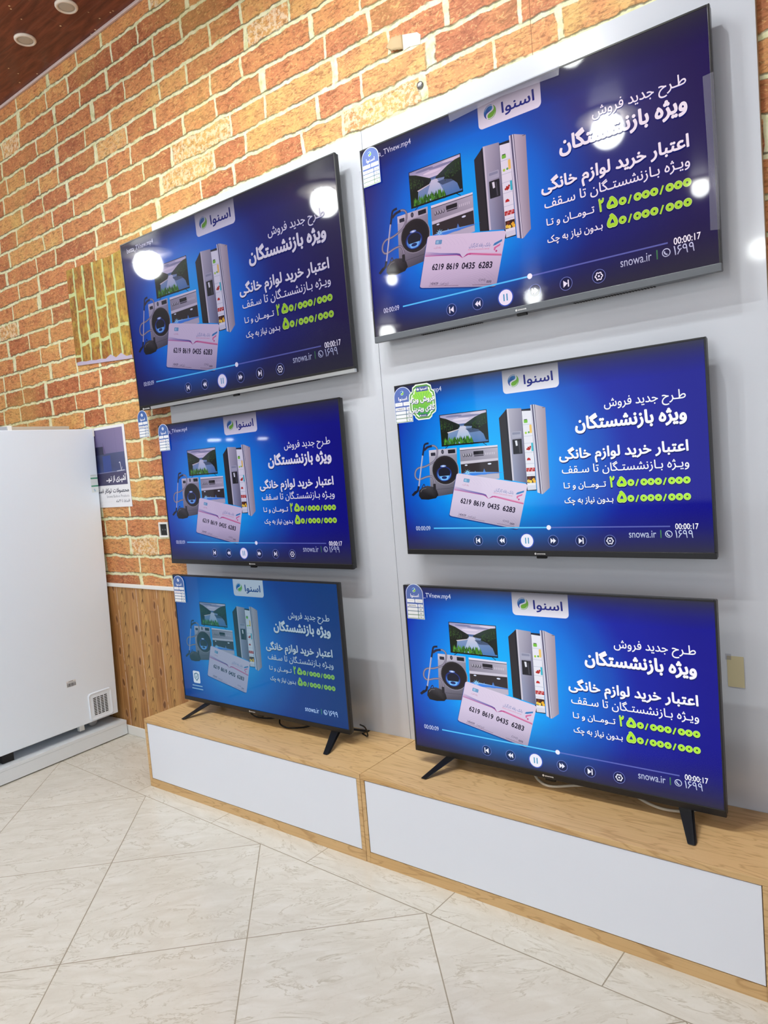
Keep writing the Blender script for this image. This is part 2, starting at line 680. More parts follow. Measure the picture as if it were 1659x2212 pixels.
def make_oak():
    m = mat('light_oak', (205, 165, 112), 0.34, spec=0.4)
    t = NT(m)
    P = t.obj()
    X, Y, Z = t.xyz(P)
    yz = t.m('ADD', Y, t.m('MULTIPLY', Z, 0.8))
    v = t.vec(t.m('MULTIPLY', X, 0.55), t.m('MULTIPLY', yz, 4.2), t.m('MULTIPLY', Z, 0.6))
    n1 = t.noise(v, 2.6, 4.0, 0.5, 0.5)
    rings = t.m('FRACT', t.m('MULTIPLY', n1, 13.0))
    line = t.smooth(t.m('ABSOLUTE', t.m('SUBTRACT', rings, 0.5)), 0.34, 0.49)
    fib = t.noise(t.vec(t.m('MULTIPLY', X, 3.0), t.m('MULTIPLY', Y, 160.0), t.m('MULTIPLY', Z, 160.0)), 1.0, 3.0, 0.6)
    c = t.ramp(n1, [(0.25, (208, 172, 121)), (0.5, (216, 181, 130)), (0.75, (203, 164, 109))])
    c = t.mix(t.m('MULTIPLY', line, 0.42), c, (158, 114, 66))
    c = t.mix(t.smooth(fib, 0.5, 0.7, 0, 0.3), c, (170, 128, 80))
    t.l(c, t.b.inputs['Base Color'])
    return m


M_oak = make_oak()


def make_wainscot():
    """wood-print panelling: upright planks with repeating flame figure"""
    m = mat('wood_panelling', (160, 110, 60), 0.5, spec=0.3)
    t = NT(m)
    P = t.obj()
    X, Y, Z = t.xyz(P)
    pw, ph = 0.1905, 0.186
    px = t.m('DIVIDE', t.m('ADD', X, 1.182), pw)
    pid = t.m('FLOOR', px)
    fx = t.m('SUBTRACT', px, pid)
    pz = t.m('ADD', t.m('DIVIDE', Z, ph), t.m('MULTIPLY', pid, 0.22))
    fz = t.m('FRACT', pz)
    wv = t.m('MULTIPLY', t.m('SUBTRACT', t.noise(t.vec(X, 0, Z), 14.0, 2.0), 0.5), 0.16)
    # flame figure left of centre
    dx = t.m('ADD', t.m('SUBTRACT', fx, 0.30), t.m('ADD', wv, t.m('MULTIPLY', t.m('SUBTRACT', fz, 0.5), -0.16)))
    par = t.m('ADD', t.m('MULTIPLY', t.m('MULTIPLY', dx, dx), 34.0), fz)
    arch = t.smooth(t.m('ABSOLUTE', t.m('SUBTRACT', t.m('FRACT', t.m('MULTIPLY', par, 3.0)), 0.5)), 0.30, 0.47)
    zone = t.smooth(t.m('ABSOLUTE', dx), 0.24, 0.10)
    arch = t.m('MULTIPLY', arch, zone)
    core = t.m('MULTIPLY', t.smooth(t.m('ABSOLUTE', dx), 0.045, 0.015), t.smooth(t.m('ABSOLUTE', t.m('SUBTRACT', fz, 0.45)), 0.28, 0.12))
    g = t.noise(t.vec(t.m('MULTIPLY', X, 110.0), pid, t.m('MULTIPLY', Z, 4.0)), 1.0, 4.0, 0.6, 0.6)
    g2 = t.noise(t.vec(t.m('MULTIPLY', X, 16.0), pid, t.m('MULTIPLY', Z, 1.2)), 1.0, 2.0)
    c = t.ramp(g2, [(0.3, (158, 108, 62)), (0.5, (186, 136, 82)), (0.7, (208, 162, 104))])
    c = t.mix(t.smooth(g, 0.42, 0.64, 0, 0.55), c, (116, 72, 38))
    c = t.mix(t.m('MULTIPLY', zone, 0.4), c, (206, 164, 98))
    c = t.mix(t.m('MULTIPLY', arch, 0.66), c, (92, 54, 26))
    c = t.mix(t.m('MULTIPLY', core, 0.55), c, (84, 50, 24))
    # knot right of centre
    kx = t.m('MULTIPLY', t.m('SUBTRACT', t.m('ADD', fx, wv), 0.83), pw)
    kz = t.m('MULTIPLY', t.m('SUBTRACT', t.m('FRACT', t.m('ADD', pz, 0.28)), 0.5), ph * 0.45)
    kr = t.m('SQRT', t.m('ADD', t.m('MULTIPLY', kx, kx), t.m('MULTIPLY', kz, kz)))
    c = t.mix(t.smooth(kr, 0.016, 0.006, 0, 0.75), c, (98, 60, 36))
    c = t.mix(t.smooth(t.m('ABSOLUTE', t.m('SUBTRACT', kr, 0.012)), 0.004, 0.001, 0, 0.5), c, (196, 146, 104))
    # pale worn joint between planks
    seam = t.smooth(t.m('MULTIPLY', t.m('MINIMUM', fx, t.m('SUBTRACT', 1.0, fx)), pw), 0.0022, 0.0008)
    seam = t.m('MULTIPLY', seam, t.smooth(t.noise(t.vec(X, 0, Z), 22.0, 3.0), 0.36, 0.5))
    c = t.mix(seam, c, (226, 204, 182))
    t.l(c, t.b.inputs['Base Color'])
    return m


M_wain = make_wainscot()


def make_floor():
    m = mat('marble_tiles', (214, 206, 192), 0.2, spec=0.45)
    t = NT(m)
    P = t.obj()
    X, Y, Z = t.xyz(P)
    a = -0.0365
    ca, sa = math.cos(a), math.sin(a)
    # floor grid frame (slightly turned to the wall), origin on the border joint
    ox, oy = 0.221, -0.486
    dx, dy = t.m('SUBTRACT', X, ox), t.m('SUBTRACT', Y, oy)
    u = t.m('ADD', t.m('MULTIPLY', dx, ca), t.m('MULTIPLY', dy, sa))
    v = t.m('ADD', t.m('MULTIPLY', dx, -sa), t.m('MULTIPLY', dy, ca))
    border = t.m('GREATER_THAN', v, 0.0)
    s = 0.5735
    q = 1 / math.sqrt(2)
    p1 = t.m('DIVIDE', t.m('MULTIPLY', t.m('ADD', u, v), q), s)
    p2 = t.m('DIVIDE', t.m('MULTIPLY', t.m('SUBTRACT', u, v), q), s)
    b1 = t.m('DIVIDE', t.m('ADD', u, 0.318), 0.5735)
    b2 = t.m('DIVIDE', v, 0.5735)

    def cells(x):
        f = t.m('FLOOR', x)
        fr = t.m('SUBTRACT', x, f)
        return f, t.m('MULTIPLY', t.m('MINIMUM', fr, t.m('SUBTRACT', 1.0, fr)), s)
    i1, d1 = cells(p1)
    i2, d2 = cells(p2)
    j1, e1 = cells(b1)
    j2, e2 = cells(b2)

    def sel(x, y):
        return t.m('ADD', t.m('MULTIPLY', x, t.m('SUBTRACT', 1.0, border)), t.m('MULTIPLY', y, border))
    edge = sel(t.m('MINIMUM', d1, d2), t.m('MINIMUM', e1, e2))
    edge = t.m('MINIMUM', edge, t.m('ABSOLUTE', v))
    cid = t.vec(sel(i1, j1), sel(i2, j2), border)
    rnd = t.white(cid)
    # veins run along the tile
    al = sel(t.m('MULTIPLY', t.m('ADD', u, v), q), u)
    ac = sel(t.m('MULTIPLY', t.m('SUBTRACT', u, v), q), v)
    vv = t.vec(t.m('ADD', t.m('MULTIPLY', al, 1.0), t.m('MULTIPLY', rnd, 13.0)), t.m('ADD', t.m('MULTIPLY', ac, 2.6), t.m('MULTIPLY', rnd, 5.0)), rnd)
    n1 = t.noise(vv, 3.2, 6.0, 0.62, 1.4)
    vein = t.smooth(t.m('ABSOLUTE', t.m('SUBTRACT', n1, 0.5)), 0.018, 0.001)
    n2 = t.noise(vv, 8.0, 5.0, 0.6, 0.8)
    speck = t.noise(P, 90.0, 4.0, 0.7)
    c = t.ramp(n2, [(0.3, (208, 203, 191)), (0.5, (214, 210, 199)), (0.7, (220, 217, 208))])
    c = t.mix(t.m('MULTIPLY', vein, t.smooth(n2, 0.35, 0.6, 0.10, 0.60)), c, (170, 160, 138))
    c = t.mix(t.smooth(speck, 0.55, 0.75, 0, 0.25), c, (178, 168, 148))
    c = t.mix(t.m('MULTIPLY', t.m('SUBTRACT', rnd, 0.3), 0.12), c, (200, 186, 170))
    c = t.mix(t.smooth(edge, 0.0027, 0.0012), c, (150, 140, 122))
    t.l(c, t.b.inputs['Base Color'])
    t.l(t.smooth(edge, 0.003, 0.0015, 0.22, 0.7), t.b.inputs['Roughness'])
    return m


M_floor = make_floor()


def make_ceiling():
    m = mat('brown_ceiling_panels', (74, 38, 28), 0.32, spec=0.3)
    t = NT(m)
    P = t.obj()
    X, Y, Z = t.xyz(P)
    g = t.noise(t.vec(t.m('MULTIPLY', X, 1.0), t.m('MULTIPLY', Y, 7.0), 0), 5.0, 5.0, 0.6, 0.5)
    c = t.ramp(g, [(0.3, (88, 44, 36)), (0.5, (116, 62, 48)), (0.72, (146, 82, 62))])
    fy = t.m('FRACT', t.m('DIVIDE', Y, 0.125))
    fx = t.m('FRACT', t.m('DIVIDE', t.m('ADD', X, t.m('MULTIPLY', t.m('FLOOR', t.m('DIVIDE', Y, 0.125)), 0.37)), 0.9))
    sm = t.smooth(t.m('ABSOLUTE', t.m('SUBTRACT', fy, 0.5)), 0.46, 0.5)
    sm2 = t.smooth(t.m('ABSOLUTE', t.m('SUBTRACT', fx, 0.5)), 0.494, 0.5)
    c = t.mix(t.m('MULTIPLY', t.m('MAXIMUM', sm, sm2), 0.5), c, (126, 84, 72))
    # gold glitter flecks, their sparkle painted in as pale colour
    vo = t.n('ShaderNodeTexVoronoi')
    t.l(P, vo.inputs['Vector'])
    vo.inputs['Scale'].default_value = 20.0
    cl = t.noise(P, 2.4, 1.0)
    fl = t.m('MULTIPLY', t.smooth(vo.outputs['Distance'], 0.12, 0.07), t.smooth(cl, 0.40, 0.56))
    c = t.mix(fl, c, (250, 226, 184))
    t.l(c, t.b.inputs['Base Color'])
    return m


M_ceil = make_ceiling()
M_wallw = mat('wall_paint', (150, 148, 144), 0.6)

# ------------------------------------------------------------------ room shell
XL, XR, YF = -6.2, 4.6, -9.0
boxo('floor', (XL, XR, YF, 0.0, -0.1, 0.0), M_floor, kind='structure')
boxo('ceiling', (XL, XR, YF, 0.0, ZC, ZC + 0.1), M_ceil, kind='structure')
boxo('wall_back', (XL - .1, XR + .1, 0.0, 0.12, -0.1, ZC + .1), M_brick, kind='structure')
boxo('wall_left', (XL - .12, XL, YF, 0.0, -0.1, ZC + .1), M_wallw, kind='structure')
boxo('wall_right', (XR, XR + .12, YF, 0.0, -0.1, ZC + .1), M_wallw, kind='structure')
boxo('trim_1', (XL, -0.70, -0.011, 0.0, 0.055, 0.872), M_wain, kind='structure')       # wood-print panelling
boxo('trim_2', (XL, -0.70, -0.018, 0.0, 0.872, 0.892), M_white, kind='structure', bev=0.003)   # rail above it
boxo('trim_3', (XL, XR, -0.014, 0.0, ZC - 0.015, ZC), M_trim, kind='structure', bev=0.003)      # strip under the ceiling
boxo('baseboard_back', (XL, -0.64, -0.016, 0.0, 0.0, 0.055), M_white, kind='structure', bev=0.003)
# shop front behind the photographer: sill, header and end piers around the daylight opening
bmf = bmesh.new()
box(bmf, XL, XR, YF - .12, YF, -0.1, 0.4)
box(bmf, XL, XR, YF - .12, YF, 3.1, ZC + .1)
box(bmf, XL, -4.1, YF - .12, YF, 0.4, 3.1)
box(bmf, 4.1, XR, YF - .12, YF, 0.4, 3.1)
obj('wall_front', bmf, M_wallw, kind='structure')

# ------------------------------------------------------------------ ceiling lamps
M_lampring = mat('lamp_ring', (236, 226, 214), 0.4)
M_glow = bpy.data.materials.new('lamp_glow')
M_glow.use_nodes = True
_g = NT(M_glow)
_g.b.inputs['Base Color'].default_value = (0.8, 0.8, 0.8, 1)
_g.b.inputs['Emission Color'].default_value = (0.955, 0.985, 0.965, 1)
_g.b.inputs['Emission Strength'].default_value = LAMP_STRENGTH
M_spot = M_glow.copy()
M_spot.name = 'spot_glow'
M_spot.node_tree.nodes['Principled BSDF'].inputs['Emission Strength'].default_value = SPOT_STRENGTH
M_off = mat('lamp_glass_off', (196, 190, 178), 0.25)


def lamp(x, y, r, lit, label, group):
    e = empty('ceiling_lamp', (x, y, ZC), label=label, cat='lamp', group=group)
    bm = bmesh.new()
    ir = 0.42 if lit else 0.70
    lathe(bm, [(r * ir, 0.0), (r * ir, -0.006), (r * (ir + .08), -0.013), (r * 0.92, -0.012), (r, -0.006), (r, 0.0)], 40)
    obj('ring', bm, M_lampring, e, smooth=True)
    bm = bmesh.new()
    if lit:
        g = r * 0.52
        if r < .08:      # narrow recessed spot: flat glowing face that shines downwards
            lathe(bm, [(g * .78, -0.0005), (g * .78, -0.004), (0.002, -0.0042)], 24)
        else:
            lathe(bm, [(max(g * math.cos(q * PI / 24 - .9), 0.003), -g * .80 - g * math.sin(q * PI / 24 - .9)) for q in range(20)], 32)
    else:
        lathe(bm, [(r * 0.71, -0.001), (r * 0.71, -0.008), (r * 0.45, -0.0105), (0.004, -0.0112)], 32)
    obj('diffuser', bm, (M_spot if r < .08 else M_glow) if lit else M_off, e, smooth=True)
    return e


lamp(-0.91, -0.218, 0.053, False, 'unlit round white downlight at the top edge of the photo, nearer the middle', 'unlit downlights in the brown ceiling')
lamp(-1.30, -0.226, 0.053, False, 'unlit round white downlight in the ceiling corner, left of the other one', 'unlit downlights in the brown ceiling')
LIT = [(-4.26, -2.75, .29), (-1.85, -2.9, .25), (0.556, -3.16, .23), (0.77, -2.0, .17), (-2.8, -1.92, .17),
       (0.71, -5.1, .15), (-3.0, -5.35, .13), (-2.23, -7.75, .24), (-5.08, -8.0, .26), (0.68, -7.9, .24),
       (0.22, -1.25, .05), (-0.40, -1.25, .05), (1.35, -0.95, .040), (0.80, -1.0, .040), (3.6, -5.4, .12)]  # spots read from wall shadows; the last lamp is unseen added fill
for x, y, r in LIT:
    lamp(x, y, r, True, 'lit round ceiling lamp out of view, read from reflections and shadows or added as fill', 'lit ceiling lamps of the shop')

M_tube = M_glow.copy()
M_tube.name = 'tube_glow'
M_tube.node_tree.nodes['Principled BSDF'].inputs['Emission Strength'].default_value = 30.0
for y, hl in ((-4.90, .11), (-5.20, .05), (-5.88, .085)):
    e = empty('tube_light', (XL, y, 1.98), label='lit tube lamp, seen only as a thin bright reflection in the middle left television', cat='lamp', group='tube lamps on the far wall')
    boxo('housing', (0.0, .035, -hl - .02, hl + .02, -.03, .03), M_lampring, e, bev=.004)
    bm = bmesh.new()
    tube(bm, [(.052, -hl, 0), (.052, 0, 0), (.052, hl, 0)], .016, 10, 2)
    obj('tube', bm, M_tube, e, smooth=True)

# ------------------------------------------------------------------ white display boards behind the televisions
for nm, x0, x1, lab in (('display_board', -0.695, 0.6515, 'white glossy wall board behind the left column of televisions'),
                        ('display_board', 0.6535, 2.012, 'white glossy wall board behind the right column of televisions')):
    e = empty(nm, ((x0 + x1) / 2, 0, 0), label=lab, cat='wall panel', group='white boards behind the televisions')
    hw = (x1 - x0) / 2
    boxo('board', (-hw, hw, -0.018, -0.001, 0.0, 2.725), M_gwhite, e)
    if x1 > 1:
        boxo('edge_band', (hw, hw + .0008, -0.017, -0.001, 0.0, 2.724), M_edge, e, label='tan edge of the board')

# ------------------------------------------------------------------ television cabinets
HC, DC = 0.3322, 0.377
for x0, x1, lab in ((-0.663, 0.6745, 'low light oak cabinet with white front, under the smaller standing television on the left'),
                    (0.6765, 2.016, 'low light oak cabinet with white front, under the standing television on the right')):
    e = empty('tv_cabinet', ((x0 + x1) / 2, -DC, 0), label=lab, cat='cabinet', group='low oak television cabinets')
    hw = (x1 - x0) / 2
    D = DC - 0.019
    boxo('top_panel', (-hw, hw, 0.0, D, HC - 0.018, HC), M_oak, e, bev=0.0012)
    for s in (-1, 1):
        a, b = sorted((s * hw, s * (hw - 0.017)))
        boxo('side_panel', (a, b, 0.0, D, 0.0, HC - 0.0185), M_oak, e, bev=0.0008)
    boxo('base_rail', (-hw + .0175, hw - .0175, 0.001, 0.017, 0.0, 0.040), M_oak, e)
    boxo('back_panel', (-hw + .0175, hw - .0175, D - .006, D, 0.0, HC - 0.019), M_oak, e)
    boxo('door', (-hw + .0195, hw - .0195, 0.0015, 0.0185, 0.0425, HC - 0.0205), M_door, e, bev=0.0008)

# ------------------------------------------------------------------ the picture on the screens
W_ = (250, 250, 255)


def bg_color(x, y, deep=False):
    d = math.hypot((x - 640) / (930.0 if x > 640 else 800.0), (y - 560) / 860.0)
    st = [(0, (0, 188, 255)), (.34, (0, 166, 250)), (.56, (0, 122, 228)), (.76, (4, 80, 190)), (.96, (4, 24, 160)), (1.35, (0, 0, 140))]
    if deep:
        st = [(0, (0, 182, 255)), (.30, (0, 158, 250)), (.50, (0, 110, 224)), (.68, (10, 66, 170)), (.86, (24, 30, 124)), (1.35, (32, 18, 84))]
    for (a, ca), (b, cb) in zip(st, st[1:]):
        if d <= b:
            f = max(0, (d - a) / (b - a))
            f = f * f * (3 - 2 * f) * .5 + f * .5
            return tuple(p + (q - p) * f for p, q in zip(ca, cb))
    return st[-1][1]


def snowa_mark(A, cx, cy, r, mono=None, cut=W_):
    """round emblem: two swirled halves with a pale S between them"""
    b1, b2, g1 = ((20, 60, 160), (20, 130, 200), (120, 190, 50)) if mono is None else (mono,) * 3
    n = 26
    S_ = []
    for i in range(n + 1):
        f = -1 + 2 * i / n
        S_.append((0.30 * math.sin(f * PI) * -1, f))
    left, right = [], []
    for i in range(n + 1):
        a = PI / 2 + PI * i / n
        left.append((math.cos(a), math.sin(a)))
    for i in range(n + 1):
        a = -PI / 2 + PI * i / n
        right.append((math.cos(a), math.sin(a)))
    rot = math.radians(28)

    def T(p, s=1.0):
        x, y = p[0] * r * s, p[1] * r * s
        return (cx + x * math.cos(rot) - y * math.sin(rot), cy + x * math.sin(rot) + y * math.cos(rot))
    A.disc(cx, cy, r, cut)
    gap = .13
    L = [T((min(p[0], 0), p[1]), .97) for p in left] + [T((p[0] - gap, p[1] * .95)) for p in S_]
    A.poly(L, [b2 if q[1] < cy else b1 for q in L])
    R = [T((max(p[0], 0), p[1]), .97) for p in right] + [T((p[0] + gap, p[1] * .95)) for p in S_[::-1]]
    A.poly(R, g1)
    A.arc(cx, cy, r * .80, r * .90, 10, 150, cut, taper=True)
    A.arc(cx, cy, r * .80, r * .90, 190, 330, cut, taper=True)


def ad_art(deep=False):
    A = Art()
    nx, ny = 48, 27
    A.up()
    for i in range(nx):
        for j in range(ny):
            q = [(1920 * (i + a) / nx, 1080 * (j + b) / ny) for a, b in ((0, 0), (1, 0), (1, 1), (0, 1))]
            A.add(q, [A.col(bg_color(*p, deep)) for p in q])
    # --- logo plate
    A.rrect(787, -1, 1142, 139, 24, (238, 238, 250), top=False)
    snowa_mark(A, 858, 68, 37, cut=(238, 238, 250))
    A.text('اسنوا', 924, 1108, 96, 54, (24, 36, 140), .022, fa=True)
    # --- refrigerator
    A.poly([(746, 276), (800, 229), (803, 658), (751, 648)], (44, 42, 48))
    A.poly([(790, 236), (804, 226), (808, 658), (800, 658)], (28, 28, 40))
    A.poly([(895, 240), (960, 240), (960, 722), (895, 722)], (30, 34, 50))
    A.poly([(899, 250), (958, 254), (958, 716), (902, 718)], (232, 234, 244))
    A.poly([(802, 226), (897, 233), (901, 676), (795 + 12, 656)], [(186, 184, 200), (150, 148, 168), (96, 98, 128), (150, 160, 190)])
    A.poly([(802, 226), (812, 227), (818, 657), (807, 656)], [(206, 204, 218)] * 4)
    A.rrect(822, 366, 886, 405, 5, (170, 172, 192))
    A.rrect(828, 371, 880, 384, 3, (140, 144, 168))
    A.rrect(825, 412, 886, 500, 3, (34, 34, 42))
    A.poly([(842, 420), (856, 420), (858, 450), (846, 452)], (226, 230, 240))
    A.poly([(862, 424), (870, 424), (874, 494), (866, 494)], (70, 70, 80))
    A.hold = True
    for y in (330, 398, 440, 494, 560, 624):
        A.rect(901, y, 957, y + 3, (196, 202, 220))
    A.rrect(908, 304, 932, 322, 4, (120, 196, 66))
    A.rect(910, 300, 930, 306, (60, 80, 60))
    A.disc(916, 380, 7, (170, 214, 60))
    A.disc(935, 378, 6, (90, 170, 90))
    A.rrect(941, 334, 956, 384, 6, (240, 200, 110))
    for p in ((918, 476), (926, 468), (934, 474), (938, 464), (928, 478)):
        A.disc(p[0], p[1], 6, (176, 44, 40))
    A.rrect(945, 440, 957, 490, 4, (60, 186, 206))
    A.poly([(910, 542), (914, 530), (924, 526), (933, 532), (936, 542)], (190, 40, 40))
    for k in range(14):
        A.hold = k > 0
        A.disc(908 + (k % 7) * 7.5, 592 + (k // 7) * 11, 6, ((196, 60, 60), (170, 40, 44), (224, 150, 150))[k % 3])
    A.hold = False
    A.rect(903, 636, 957, 676, (60, 30, 24))
    for k, (x, y, c) in enumerate(((912, 664, (240, 200, 70)), (926, 668, (244, 216, 90)), (944, 656, (240, 180, 50)), (936, 644, (60, 30, 30)), (950, 668, (244, 190, 60)), (920, 648, (110, 50, 30)))):
        A.disc(x, y, 9, c)
    A.hold = False
    A.poly([(903, 690), (957, 690), (957, 716), (902, 718)], (214, 218, 232))
    # open right door: edge lip and face
    A.poly([(956, 221), (964, 220), (994, 744), (964, 734)], (214, 214, 230))
    A.poly([(964, 220), (974, 220), (996, 744), (980, 742)], (96, 94, 122))
    A.poly([(974, 220), (980, 221), (998, 744), (990, 744)], (222, 222, 236))
    A.poly([(980, 221), (984, 221), (1001, 745), (996, 745)], (88, 84, 110))
    A.poly([(984, 221), (1049, 245), (1044, 709), (998, 745)], [(196, 188, 200), (164, 150, 164), (150, 140, 156), (182, 176, 192)])
    A.rect(1030, 243, 1045, 246, (90, 84, 100))
    # --- television with lake picture
    A.line([(378, 411), (350, 430)], 4, (24, 24, 34))
    A.line([(620, 411), (650, 432)], 4, (24, 24, 34))
    A.rrect(324, 215, 667, 416, 2, (28, 28, 34))
    A.poly([(329, 219), (662, 219), (662, 300), (329, 300)], [(150, 150, 190), (196, 190, 220), (236, 224, 240), (224, 216, 236)])
    for x, y, w_, c in ((430, 232, 60, (130, 132, 170)), (540, 240, 80, (140, 140, 176)), (600, 228, 50, (214, 206, 228)), (480, 256, 60, (226, 216, 236))):
        A.disc(x, y, w_, c, 7)
    A.poly([(440, 284), (550, 284), (540, 296), (450, 296)], (84, 110, 160))
    A.poly([(329, 296), (662, 296), (662, 408), (329, 408)], [(140, 160, 196), (120, 140, 180), (70, 120, 180), (90, 130, 180)])
    A.poly([(470, 300), (508, 300), (560, 404), (420, 404)], [(206, 206, 226), (206, 206, 226), (150, 186, 224), (140, 176, 214)])
    A.poly([(508, 318), (590, 316), (640, 340), (540, 344)], (70, 88, 120))
    A.poly([(329, 232), (372, 244), (420, 266), (468, 288), (470, 300), (452, 318), (400, 330), (329, 346)], [(34, 42, 34), (36, 44, 34), (30, 36, 34), (40, 50, 50), (30, 34, 34), (26, 30, 30), (20, 24, 22), (22, 28, 22)])
    A.poly([(662, 232), (628, 236), (580, 252), (530, 276), (500, 290), (500, 300), (560, 306), (662, 312)], [(40, 60, 44), (44, 62, 44), (34, 52, 40), (50, 64, 66), (60, 70, 80), (40, 50, 50), (24, 34, 28), (20, 28, 22)])
    A.poly([(560, 302), (662, 300), (662, 398), (648, 398), (634, 360), (600, 330), (552, 316)], (26, 34, 30))
    A.poly([(374, 330), (466, 314), (466, 318), (376, 337)], (214, 206, 210))
    A.poly([(329, 330), (380, 334), (372, 408), (329, 408)], (22, 32, 20))
    rnd = random.Random(5)
    A.hold = True
    for k in range(150):
        A.hold = k % 40 != 0
        x = 345 + rnd.random() * 210
        y = 372 + rnd.random() * 34 + abs(x - 450) * 0.05
        g = rnd.random()
        A.poly([(x - 6, y + 8), (x, y - 14 - 8 * g), (x + 6, y + 8)], (30 + 60 * g, 70 + 90 * g, 24 + 30 * g))
    for k in range(160):
        A.hold = k % 40 != 0
        side = rnd.random() < .5
        x = (329 + rnd.random() * 90) if side else (560 + rnd.random() * 100)
        lim = 246 + (x - 329) * .42 if side else 246 + (655 - x) * .42
        y = lim + rnd.random() * (70 if side else 50)
        if side and y > 322 - (x - 329) * .1:
            continue
        g = rnd.random()
        A.poly([(x - 3, y + 4), (x, y - 6), (x + 3, y + 4)], (34 + 30 * g, 52 + 46 * g, 34 + 16 * g))
    A.hold = False
    A.rect(324, 407, 667, 416, (20, 22, 24))
    # --- washing machine
    A.poly([(224, 432), (434, 431), (420, 716), (209, 738)], [(186, 182, 200), (150, 148, 166), (70, 70, 84), (84, 82, 96)])
    A.poly([(224, 432), (434, 431), (432, 470), (222, 472)], [(206, 202, 218), (176, 174, 192), (170, 168, 186), (196, 192, 208)])
    A.rrect(236, 449, 272, 470, 3, (46, 46, 62))
    A.disc(327, 449, 10, (40, 40, 54), 14)
    A.disc(327, 449, 5, (90, 90, 108), 9)
    A.rrect(368, 439, 422, 463, 3, (30, 30, 40))
    A.disc(336, 566, 103, (140, 138, 152), 96)
    A.disc(336, 566, 97, (42, 38, 42), 91)
    A.disc(336, 566, 86, (34, 31, 36), 80)
    A.disc(326, 590, 58, (34, 50, 120), 48)
    A.disc(326, 594, 50, (70, 130, 220), 40)
    A.disc(328, 584, 46, (28, 30, 46), 34)
    A.poly([(290, 604), (364, 602), (350, 628), (304, 630)], (120, 190, 250))
    A.disc(326, 614, 20, (30, 44, 100), 9)
    A.disc(324, 540, 22, (120, 150, 220), 7)
    A.disc(324, 540, 12, (210, 226, 250), 4)
    A.line([(212, 690), (418, 680)], 2, (60, 60, 72))
    # --- oven
    A.poly([(456, 435), (724, 436), (722, 634), (452, 640)], (158, 154, 172))
    A.poly([(456, 434), (724, 436), (723, 446), (457, 447)], (226, 222, 236))
    A.poly([(457, 448), (723, 447), (723, 450), (457, 451)], (60, 56, 70))
    A.poly([(457, 452), (723, 450), (721, 512), (455, 518)], [(150, 146, 164), (186, 182, 198), (170, 166, 182), (140, 136, 152)])
    for x in (482, 500, 516, 534):
        A.disc(x, 482, 8, (60, 58, 70), 11)
        A.disc(x - 1, 480, 4, (190, 188, 202), 9)
    A.rrect(553, 462, 624, 484, 3, (34, 32, 40))
    A.rrect(556, 487, 624, 494, 2, (70, 66, 80))
    for x in range(636, 704, 12):
        A.rect(x, 476, x + 5, 490, (206, 202, 216))
    A.poly([(455, 520), (721, 514), (721, 528), (455, 536)], (206, 202, 216))
    A.poly([(456, 538), (720, 530), (720, 606), (456, 606)], (52, 46, 50))
    A.disc(494, 545, 10, (220, 230, 250), 4)
    A.disc(660, 546, 13, (220, 230, 250), 5)
    for x, h_ in ((498, 34), (556, 30), (620, 40)):
        A.poly([(x - 16, 612), (x, 612 - h_), (x + 16, 612)], [(50, 120, 220), (90, 130, 190), (50, 120, 220)])
    A.poly([(440, 596), (520, 588), (760, 603), (520, 612)], [(60, 130, 230), (170, 220, 255), (70, 130, 220), (60, 140, 240)])
    A.up()
    for k in range(9):
        A.hold = True
        a = 2 * PI * k / 9
        A.poly([(500 + 6 * math.cos(a + .5), 592 + 6 * math.sin(a + .5)), (500 + 26 * math.cos(a), 592 + 22 * math.sin(a)), (500 + 6 * math.cos(a - .5), 592 + 6 * math.sin(a - .5))], (150, 220, 255))
    A.hold = False
    A.poly([(456, 614), (720, 608), (721, 640), (452, 650)], (186, 182, 200))
    # --- vacuum cleaner
    hose = [(188, 430), (226, 409), (262, 405), (287, 424), (284, 466), (256, 506), (186, 534), (132, 541), (106, 563), (101, 597), (127, 617), (192, 602), (234, 604), (250, 640), (248, 668)]
    A.curve(hose, 13, (92, 88, 106))
    A.curve(hose, 7, (150, 144, 164))
    A.curve([(226, 386), (196, 392), (186, 416), (182, 430), (172, 466)], 13, (34, 34, 56))
    A.curve([(188, 430), (212, 412), (250, 406)], 14, (40, 40, 64))
    A.line([(172, 462), (122, 668)], 10, (196, 196, 216))
    A.line([(174, 462), (125, 668)], 3, (120, 120, 150))
    A.line([(122, 660), (112, 690), (72, 716)], 16, (30, 28, 44))
    A.poly([(58, 716), (90, 690), (104, 700), (72, 726)], (26, 26, 40))
    A.poly([(116, 724), (122, 690), (148, 670), (190, 660), (236, 670), (262, 694), (270, 724), (250, 744), (190, 752), (134, 748)], [(30, 28, 34), (38, 36, 42), (60, 58, 64), (72, 70, 76), (60, 58, 64), (38, 36, 42), (24, 24, 28), (22, 22, 26), (22, 22, 26), (22, 22, 26)])
    A.curve([(134, 700), (150, 682), (180, 676)], 4, (110, 106, 112))
    A.rrect(236, 650, 256, 692, 5, (40, 38, 44))
    A.curve([(146, 672), (164, 650), (172, 668)], 6, (44, 44, 60))
    # --- bank card
    O, U, V = (422, 590), (484, 92), (-81, 270)

    def T(p):
        return (O[0] + U[0] * p[0] + V[0] * p[1], O[1] + U[1] * p[0] + V[1] * p[1])
    A.M = lambda p: (T((p[0] / 1000.0, p[1] / 1000.0)) if True else p)
    # shape of the card with rounded corners, in thousandths
    A.M = (lambda T_: (lambda p: T_((p[0] / 1000.0, p[1] / 1000.0))))(T)
    rr = [(x, y * 1.0) for x, y in Art.rr(0, 0, 1000, 1000, 40)]
    A.poly([(x - 6, y + 24) for x, y in rr], (8, 70, 160))
    A.poly(rr, [(222, 210, 232) if y < 500 else (208, 196, 224) for x, y in rr])
    A.up()
    A.hold = True
